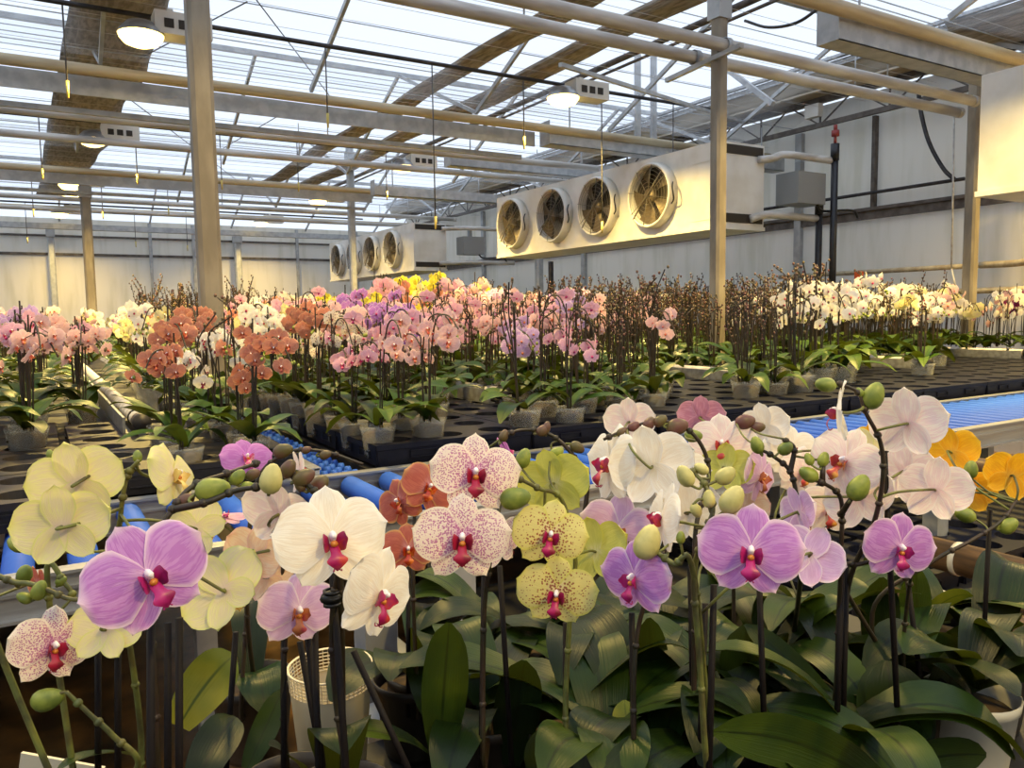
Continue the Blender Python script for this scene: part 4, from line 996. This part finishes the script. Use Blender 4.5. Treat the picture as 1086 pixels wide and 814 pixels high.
# leafy fillers of the front bench
fill = [((520, 1.3), 'leafy young orchid without blooms behind the centre stakes'), ((620, 1.25), 'leafy young orchid between the freckled and lilac blooms'), ((700, 1.22), 'leafy young orchid below the cream cluster'),
        ((815, 1.2), 'leafy young orchid under the big lilac bloom'), ((870, 1.32), 'leafy young orchid behind the thick dark stem'), ((1035, 1.12), 'leafy orchid in a pale rimmed pot at lower right'), ((1000, 1.38), 'leafy orchid next to the brown pipe'),
        ((450, 1.22), 'leafy young orchid right of the cream pot'), ((905, .98), 'glossy leaved orchid closest to the lower right edge'), ((640, .98), 'broad leaved orchid at the bottom centre'), ((770, 1.02), 'broad leaved orchid under the pale buds')]
for i, (bs, lab) in enumerate(fill):
    orchid(lab, bs, seed=40+i, rleaves=3 if bs[0] < 460 else 6, rl=.14 if bs[0] < 460 else .21, potm='pot_rim' if i == 5 else 'pot_dark', lm='leaf' if i % 3 else 'leaf_m')
# black clip
a = D(352, 633, .75); t = thing('stake_clip', 'black claw clip gripping stem and stake below the white bloom', 'clip', a)
k = MB(); k.ball((0, 0, 0), .012, .008, .007, 10, 6); k.build('clip_body', 'black', t)
k = MB()
for q in range(3): k.lathe([(.006, 0), (.0085, 0), (.0085, .003), (.006, .003)], (0, 0, -.008+.006*q), 12)
k.build('clip_teeth', 'black', t)
# cream pot
a = D(350, 705, 1.1); t = thing('net_pot', 'empty cream pot with fine grid rim standing behind the stakes', 'pot', (a.x, a.y, ZB))
h = a.z-ZB
k = MB(); k.lathe([(.001, .0), (.042, .0), (.055, h-.03), (.056, h-.028)], (0, 0, 0), 40); k.build('pot_wall', 'cream', t)
k = MB()
for q in range(7): k.tube([(cos(2*pi*j/32)*(.0535-.0016*0+.00045*q), sin(2*pi*j/32)*(.0535+.00045*q), h-.03+.005*q) for j in range(33)], .0009, 4, caps=False)
for q in range(48): aa = 2*pi*q/48; k.tube([(cos(aa)*.0545, sin(aa)*.0545, h-.03), (cos(aa)*.057, sin(aa)*.057, h)], .0008, 4, caps=False)
k.tube([(cos(2*pi*j/40)*.0575, sin(2*pi*j/40)*.0575, h) for j in range(41)], .0016, 5, caps=False)
k.build('grid_rim', 'cream', t)
# cream strip at lower left
k = MB(); k.bar(D(22, 806, .98), D(110, 822, .98), .004, .022); tag(flat(k.build('plant_label', 'cream')), 'blank cream plastic strip at the lower left corner', 'plant label')

# ------------------------------------------------------------------ bench orchids (rows behind the conveyor)
def bg_parts(seed, nspk, kind, lean, hi=True):
    """returns MBs: leaves list, spike, list of flower transforms; height about .45 over the pot base"""
    r = random.Random(seed); leaves = []; nl = r.choice([4, 5, 6])
    a0 = r.uniform(0, 6)
    for i in range(nl):
        a = a0+i*pi+r.uniform(-.4, .4)+(i//2)*.8; L = r.uniform(.14, .24); k = MB()
        leaf(k, (0, 0, .11), (cos(a)*L, sin(a)*L, .11+r.uniform(.0, .10)), r.uniform(.05, .068), r.uniform(.03, .10), n=7 if hi else 4, twist=r.uniform(-.4, .4), tipd=r.uniform(0, .04))
        leaves.append(k)
    spk = MB(); fl = []; bd = MB()
    for s in range(nspk):
        a = r.uniform(0, 6.28); h = r.uniform(.36, .50); x0, y0 = r.uniform(-.02, .02), r.uniform(-.02, .02)
        ld = r.uniform(-.6, .6)-pi/2 if kind != 'bare' else a
        lean_ = lean*r.uniform(.6, 1.3)
        pts = [Vector((x0, y0, .1)), Vector((x0*1.5, y0*1.5, h*.6)), Vector((x0*2+cos(ld)*lean_*.2, y0*2+sin(ld)*lean_*.2, h*.93)), Vector((x0*2+cos(ld)*lean_*.7, y0*2+sin(ld)*lean_*.7, h*.97)), Vector((x0*2+cos(ld)*lean_*1.1, y0*2+sin(ld)*lean_*1.1, h*r.uniform(.74, .9)))]
        if kind == 'bare': pts = [Vector((x0, y0, .1)), Vector((x0*2, y0*2, h*.6)), Vector((x0*3+r.uniform(-.02, .02), y0*3+r.uniform(-.02, .02), h*.95)), Vector((x0*3+cos(a)*.05, y0*3+sin(a)*.05, h*1.12+r.uniform(-.04, .04)))]
        pa = smooth_path(pts, 5)
        spk.tube(pa, .0027, 5 if hi else 3, caps=False)
        spk.tube([(x0-.008, y0, .1), (x0*1.6-.004, y0*1.6, h*r.uniform(.9, 1.12))], .0028, 4 if hi else 3, caps=False)   # stake beside the spike
        n = len(pa)
        nf = r.choice([3, 5, 6, 7]) if kind != 'bare' else 0
        for q in range(nf):
            i = int(n*(.5+.48*q/max(1, nf-1)))-1 if nf > 1 else n-1
            p = pa[min(i, n-1)]; sd = 1 if q % 2 else -1
            off = Vector((sd*r.uniform(.015, .04), r.uniform(-.03, .01), r.uniform(-.035, .0)))
            yw = r.uniform(-1.1, 1.1)-.3; pt = r.uniform(-.5, .1)
            fl.append((p+off, yw, pt, r.uniform(-.25, .25), r.uniform(.060, .078)))
            spk.tube([p, p+off], .0012, 3, caps=False)
        nb = r.choice([8, 9, 10]) if kind == 'bare' else 3
        for q in range(nb):
            i = n-1-q*(1 if kind != 'bare' else 1); p = pa[max(0, i)] if kind == 'bare' else pa[-1]+Vector((cos(ld)*.012*q, sin(ld)*.012*q, -.006*q))
            c = Vector(p)+Vector((r.uniform(-.012, .012), r.uniform(-.012, .012), r.uniform(0, .01)))
            spk.ball(c, .0055, .0055, .007, 6, 4, m=1)
    return leaves, spk, fl, bd
def fmat(c, yw, pt, rl, s):
    # blooms look back toward the aisle (-Y), spread left and right
    n = Vector((sin(yw)*cos(pt), -cos(yw)*cos(pt), sin(pt))); side = Vector((0, 0, 1)).cross(n).normalized()
    u = n.cross(side); u3 = u*cos(rl)+side*sin(rl); r3 = side*cos(rl)-u*sin(rl)
    m_ = Matrix(((r3.x, u3.x, n.x), (r3.y, u3.y, n.y), (r3.z, u3.z, n.z))).to_4x4()
    return Matrix.Translation(c) @ m_ @ Matrix.Scale(s, 4)
VAR = {}
KC = ['pinkpeach', 'pink', 'white', 'maroonspot', 'yellow', 'salmon', 'lilac', 'lilacpale', 'cream_yellow', 'darkpurple', 'bare']
potk = MB(); potk.lathe([(.001, .001), (.045, .001), (.047, .012), (.057, .095), (.060, .096), (.062, .112), (.0595, .112), (.0565, .097), (.046, .014), (.001, .005)], (0, 0, 0), 22)
POTM = potk.data('pot', 'pot')
bk = MB(); bk.lathe([(.001, .008), (.041, .016), (.050, .085), (.03, .096), (.001, .098)], (0, 0, 0), 14); BARKM = bk.data('bark', 'bark')
def np_cat(list_of_mb, mats, name):
    k = MB()
    for mb_, mi, mw in list_of_mb:
        b0 = len(k.v)
        if mw is None: k.v += mb_.v
        else:
            A = np.array(mw); v = np.array(mb_.v, dtype=float) @ A[:3, :3].T + A[:3, 3]; k.v += [tuple(x) for x in v]
        k.uv += mb_.uv; k.f += [tuple(i+b0 for i in f) for f in mb_.f]; k.m += [mi+x for x in mb_.m]
    return k
LOF = [flower_petals(100+i, False) for i in range(3)]; LOL = lip_mesh(0, False)
MIDF = None
for kind in KC:
    for s in range(4):
        lv, spk, fl, bd = bg_parts(hash_ := (KC.index(kind)*10+s), (1, 2, 2, 2)[s] if kind != 'bare' else (3, 4, 3, 4)[s], kind, .11 if kind != 'bare' else .05)
        v = kind if kind != 'bare' else 'pink'
        blooms = np_cat([(LOF[i % 3], 0, fmat(*f)) for i, f in enumerate(fl)]+[(LOL, 1, fmat(*f)) for f in fl], None, 'b') if fl else None
        VAR[kind, s] = dict(leaves=[l.data('leaf', random.choice(['leaf_m', 'leaf_b', 'leaf_b'])) for l in lv], foliage=np_cat([(l, 0, None) for l in lv], None, '').data('foliage', random.choice(['leaf_b', 'leaf_m'])),
            spike=spk.data('flower_spike', ['stem_d', 'bud_b' if kind in ('bare', 'pink', 'pinkpeach', 'lilac', 'darkpurple') else 'bud_g']), fl=fl,
            blooms=blooms.data('blooms', ['p_'+v, 'l_'+v]) if blooms else None)
CW = {'pinkpeach': 'pale pink', 'pink': 'pink', 'white': 'white', 'maroonspot': 'cream maroon-spotted', 'yellow': 'yellow', 'salmon': 'salmon', 'lilac': 'lilac', 'lilacpale': 'pale lilac', 'cream_yellow': 'pale yellow', 'darkpurple': 'dark purple', 'bare': 'budding bare-stemmed'}
def choose(px, d, r):
    w = r.random()
    def pk(*opts):
        tot = sum(o[1] for o in opts); q = w*tot
        for o in opts:
            q -= o[1]
            if q <= 0: return o[0]
        return opts[-1][0]
    if px < 112: return pk(('pinkpeach', 6), ('pink', 2.5), ('lilacpale', 1), ('white', .5))
    if d > 9:
        if px < 150: return pk(('cream_yellow', 3), ('white', 2), ('pinkpeach', 1))
        if px < 265: return 'bare'
        if px < 400: return pk(('pink', 5), ('pinkpeach', 3), ('yellow', 1))
        if px < 520: return pk(('yellow', 5), ('cream_yellow', 2), ('pink', 1))
        return pk(('bare', 4), ('white', 2), ('pinkpeach', 1.5))
    if px < 175: return pk(('white', 3), ('cream_yellow', 3), ('pinkpeach', 2), ('salmon', .7)) if d > 3.6 else pk(('salmon', 1.5), ('cream_yellow', 2), ('lilacpale', 2), ('white', 2))
    if px < 215: return pk(('salmon', 3), ('white', 2), ('cream_yellow', 1), ('bare', 1), ('lilacpale', 1))
    if px < 310: return pk(('white', 6), ('salmon', 1.6), ('lilacpale', 1.5)) if d < 4 else pk(('white', 2), ('pink', 3), ('salmon', 2), ('cream_yellow', 1))
    if px < 360: return pk(('maroonspot', 4), ('pinkpeach', 2), ('salmon', 1), ('pink', 2))
    if px < 415: return pk(('yellow', 1.3), ('pink', 3), ('lilac', 2), ('pinkpeach', 2)) if d < 5 else pk(('pink', 4), ('yellow', 2))
    if px < 480: return pk(('lilac', 2), ('pink', 4), ('pinkpeach', 3), ('yellow', .5)) if d < 5 else pk(('yellow', 2), ('pinkpeach', 4), ('salmon', 2))
    if px < 600: return pk(('pinkpeach', 4), ('pink', 4), ('lilacpale', 2), ('bare', 2))
    if px < 640: return pk(('bare', 4), ('pinkpeach', 1))
    if px < 718: return pk(('bare', 7), ('salmon', 1 if d < 3.9 else 0), ('pinkpeach', .6)) 
    if px < 835: return pk(('bare', 9), ('white', 1.0 if d > 5 else .1))
    if px < 935: return pk(('white', 8), ('bare', 2)) if d > 3.8 else pk(('bare', 3), ('white', 1))
    if px < 1005: return pk(('bare', 3), ('white', 2), ('cream_yellow', .8))
    return pk(('white', 3), ('darkpurple', 1), ('pinkpeach', 1), ('cream_yellow', .7))
def grow(px, d, kind):
    tall = (.47+.04*d)/.5
    if px < 265 and d > 4.5: return (1.7 if kind == 'bare' and px > 150 and d > 9 else 1.12)
    if px < 130: return 1.1
    if 395 < px < 520 and d > 8: return 1.85
    if 835 < px < 935 and 3.6 < d < 6.5: return 1.36
    if px > 1000: return min(tall, 1.25)
    return max(1.0, min(tall-.14, 1.6))
def lane_of(x):
    if x < .3: return 'leftmost bench', 0
    if x < .69: return 'bench beside the wheel track', 1
    if x < 1.78: return 'bench right of the wheel track', 2
    if x < 3.37: return 'second bench right of the wheel track', 3
    if x < 4.99: return 'third bench right of the wheel track', 4
    if x < 6.42: return 'fourth bench right of the wheel track', 5
    return 'bench by the right wall', 6
fronts = [2.98, 2.5, 2.5, 2.68, 2.7, 3.25, 3.45]
rp = random.Random(99); spots = []
def near_rail(x): return any(abs(x-l[0]) < .085 for l in lanes)
yy = 2.385; row = 0
while yy < 16.9:
    pitch = .19 if yy < 4.4 else .26+.012*(yy-4.4)
    xx = -.885+.095
    while xx < 7.3:
        x = xx; ln, li = lane_of(x)
        ok = yy >= fronts[li]-.12 and not (.645 < x < .90 and yy < 6) and not (near_rail(x) and yy > 2.95) and not (abs(x-.715) < .14 and abs(yy-3.9) < .14) and not (abs(x-3.98) < .12 and abs(yy-3.9) < .12) and not (abs(x-7.12) < .14 and abs(yy-3.95) < .14) and not (abs(x-.66) < .2 and abs(yy-11.6) < .2) and not (abs(x-4.2) < .2 and abs(yy-11.6) < .2) and not (abs(x-7.0) < .2 and abs(yy-5.2) < .3)
        if ok:
            pa_ = proj((x, yy, 1.0))[0]
            if yy < 3.7 and 92 < pa_ < 166: ok = False
            for (p0_, p1_, xr_) in ((478, 540, 1.78), (702, 786, 3.37), (900, 972, 4.99), (996, 1120, 6.42)):
                if p0_ < pa_ < p1_ and x < xr_-.03 and yy < 3.75: ok = False
        if ok:
            p = (x+rp.uniform(-.012, .012), yy+rp.uniform(-.012, .012), ZR+.014 if yy < 3.7 else ZR+.0)
            a, b_, d = proj((p[0], p[1], 1.3))
            if -70 < a < 1150 and d > 1.5: spots.append((d, p, a, row, ln, li))
        xx += pitch
    yy += pitch; row += 1
# explicit left-block shift onto its trays is not needed: pots stand in the tray holes
spots.sort(key=lambda s: s[0])
near, far = spots[:292], spots[292:]
print('bench plants', len(near), len(far))
rowseen = {}
for idx, (d, p, a, row, ln, li) in enumerate(near):
    kind = choose(a+rp.uniform(-32, 32), d, rp); s = rp.randrange(4); v = VAR[kind, s]
    sc_ = grow(a, d, kind)*rp.uniform(.88, 1.08)*(.93 if d < 2.9 else 1)
    rowseen.setdefault((ln, row), []).append(p[0]); 
    t = thing('potted_orchid', '', 'orchid', p); t.scale = (sc_, sc_, sc_); t.rotation_euler = (0, 0, rp.uniform(-.5, .5))
    t['_k'] = 0; near[idx] = (d, p, a, row, ln, li, t, kind)
    link('pot', POTM, t)
    if d < 3.9: link('bark', BARKM, t)
    if idx < 292:
        for l in v['leaves']: link('leaf', l, t)
        for i, f in enumerate(v['fl']):
            pm_, lm_ = get_flower(kind if kind != 'bare' else 'pink', i % 2, True) if d < 2.9 else get_flower(kind if kind != 'bare' else 'pink', i % 2, False)
            o = link('flower', pm_, t, fmat(*f)); link('lip', lm_, o)
        link('flower_spike', v['spike'], t)
    else:
        link('foliage', v['foliage'], t); link('flower_spike', v['spike'], t)
        if v['blooms']: link('blooms', v['blooms'], t)
# labels: by colour, bench, row and place along the row
by = {}
for e in near: by.setdefault((e[4], e[3]), []).append(e)
rows_of = {}
for (ln, row) in by: rows_of.setdefault(ln, []).append(row)
rw = ['front', 'second', 'third', 'fourth', 'fifth', 'sixth', 'seventh', 'eighth', 'ninth', 'tenth', 'eleventh', 'twelfth', 'thirteenth', 'fourteenth', 'fifteenth']
for (ln, row), es in by.items():
    ri = sorted(rows_of[ln]).index(row); es.sort(key=lambda e: e[1][0])
    for i, e in enumerate(es):
        t, kind = e[6], e[7]; del t['_k']
        if ri < 4:
            t['label'] = '%s orchid, %s from left, %s row, %s' % (CW[kind], ordn[min(i, 13)], rw[ri], ln)
            t['group'] = 'orchids on the ' + ln
        else:
            t['label'] = '%s orchid crowded in the back rows, %s' % (CW[kind], ln)
            t['group'] = '%s orchids in the back rows, %s' % (CW[kind], ln)
# the rest of the crop, beyond counting
mats = []; mi = {}
def midx(nm):
    if nm not in mi: mi[nm] = len(mats); mats.append(nm)
    return mi[nm]
vs, fs, ms, uvs = [], [], [], []; nv = 0
midx('stem_d'); midx('bud_b')
LV = {}
for kind in KC:
    for s in range(3):
        lv, spk, fl, bd = bg_parts(500+KC.index(kind)*10+s, 2 if kind != 'bare' else 4, kind, .10, False)
        v = kind if kind != 'bare' else 'pink'
        parts = [(l, midx('leaf_b' if s else 'leaf_m'), None) for l in lv[:4]]+[(spk, midx('stem_d'), None)]
        parts += [(LOF[i % 3], midx('p_'+v), fmat(f[0], f[1], f[2], f[3], f[4]*1.08)) for i, f in enumerate(fl)]
        LV[kind, s] = np_cat(parts, None, '')
for (d, p, a, row, ln, li) in far:
    kind = choose(a+rp.uniform(-32, 32), d, rp); k = LV[kind, rp.randrange(3)]
    s = grow(a, d, kind)*rp.uniform(.9, 1.06)
    an = rp.uniform(-.5, .5); ca, sa = cos(an)*s, sin(an)*s
    A = np.array(k.v); B = np.empty_like(A); B[:, 0] = A[:, 0]*ca-A[:, 1]*sa+p[0]; B[:, 1] = A[:, 0]*sa+A[:, 1]*ca+p[1]; B[:, 2] = A[:, 2]*s+p[2]
    vs.append(B); uvs += k.uv; fs += [tuple(i+nv for i in f) for f in k.f]; ms += k.m; nv += len(A)
K = MB(); K.v = np.concatenate(vs).tolist(); K.f = fs; K.m = ms; K.uv = uvs
o = K.build('orchid_crop', mats); tag(o, 'dense crop of flowering orchids filling the benches to the far wall', 'orchids', None, 'stuff')

# ------------------------------------------------------------------ light
w = bpy.data.worlds.new('world'); sc.world = w; w.use_nodes = True
nt = w.node_tree; bg = nt.nodes['Background']; bg.inputs[0].default_value = (.74, .84, 1.0, 1); bg.inputs[1].default_value = 1.12
sc.view_settings.view_transform = 'Standard'; sc.view_settings.look = 'None'; sc.view_settings.gamma = 1; sc.view_settings.use_curve_mapping = False
sc.view_settings.exposure = 0.25
sc.cycles.transparent_max_bounces = 16; sc.cycles.max_bounces = 8; sc.cycles.use_denoising = True
sc.cycles.sample_clamp_indirect = 6
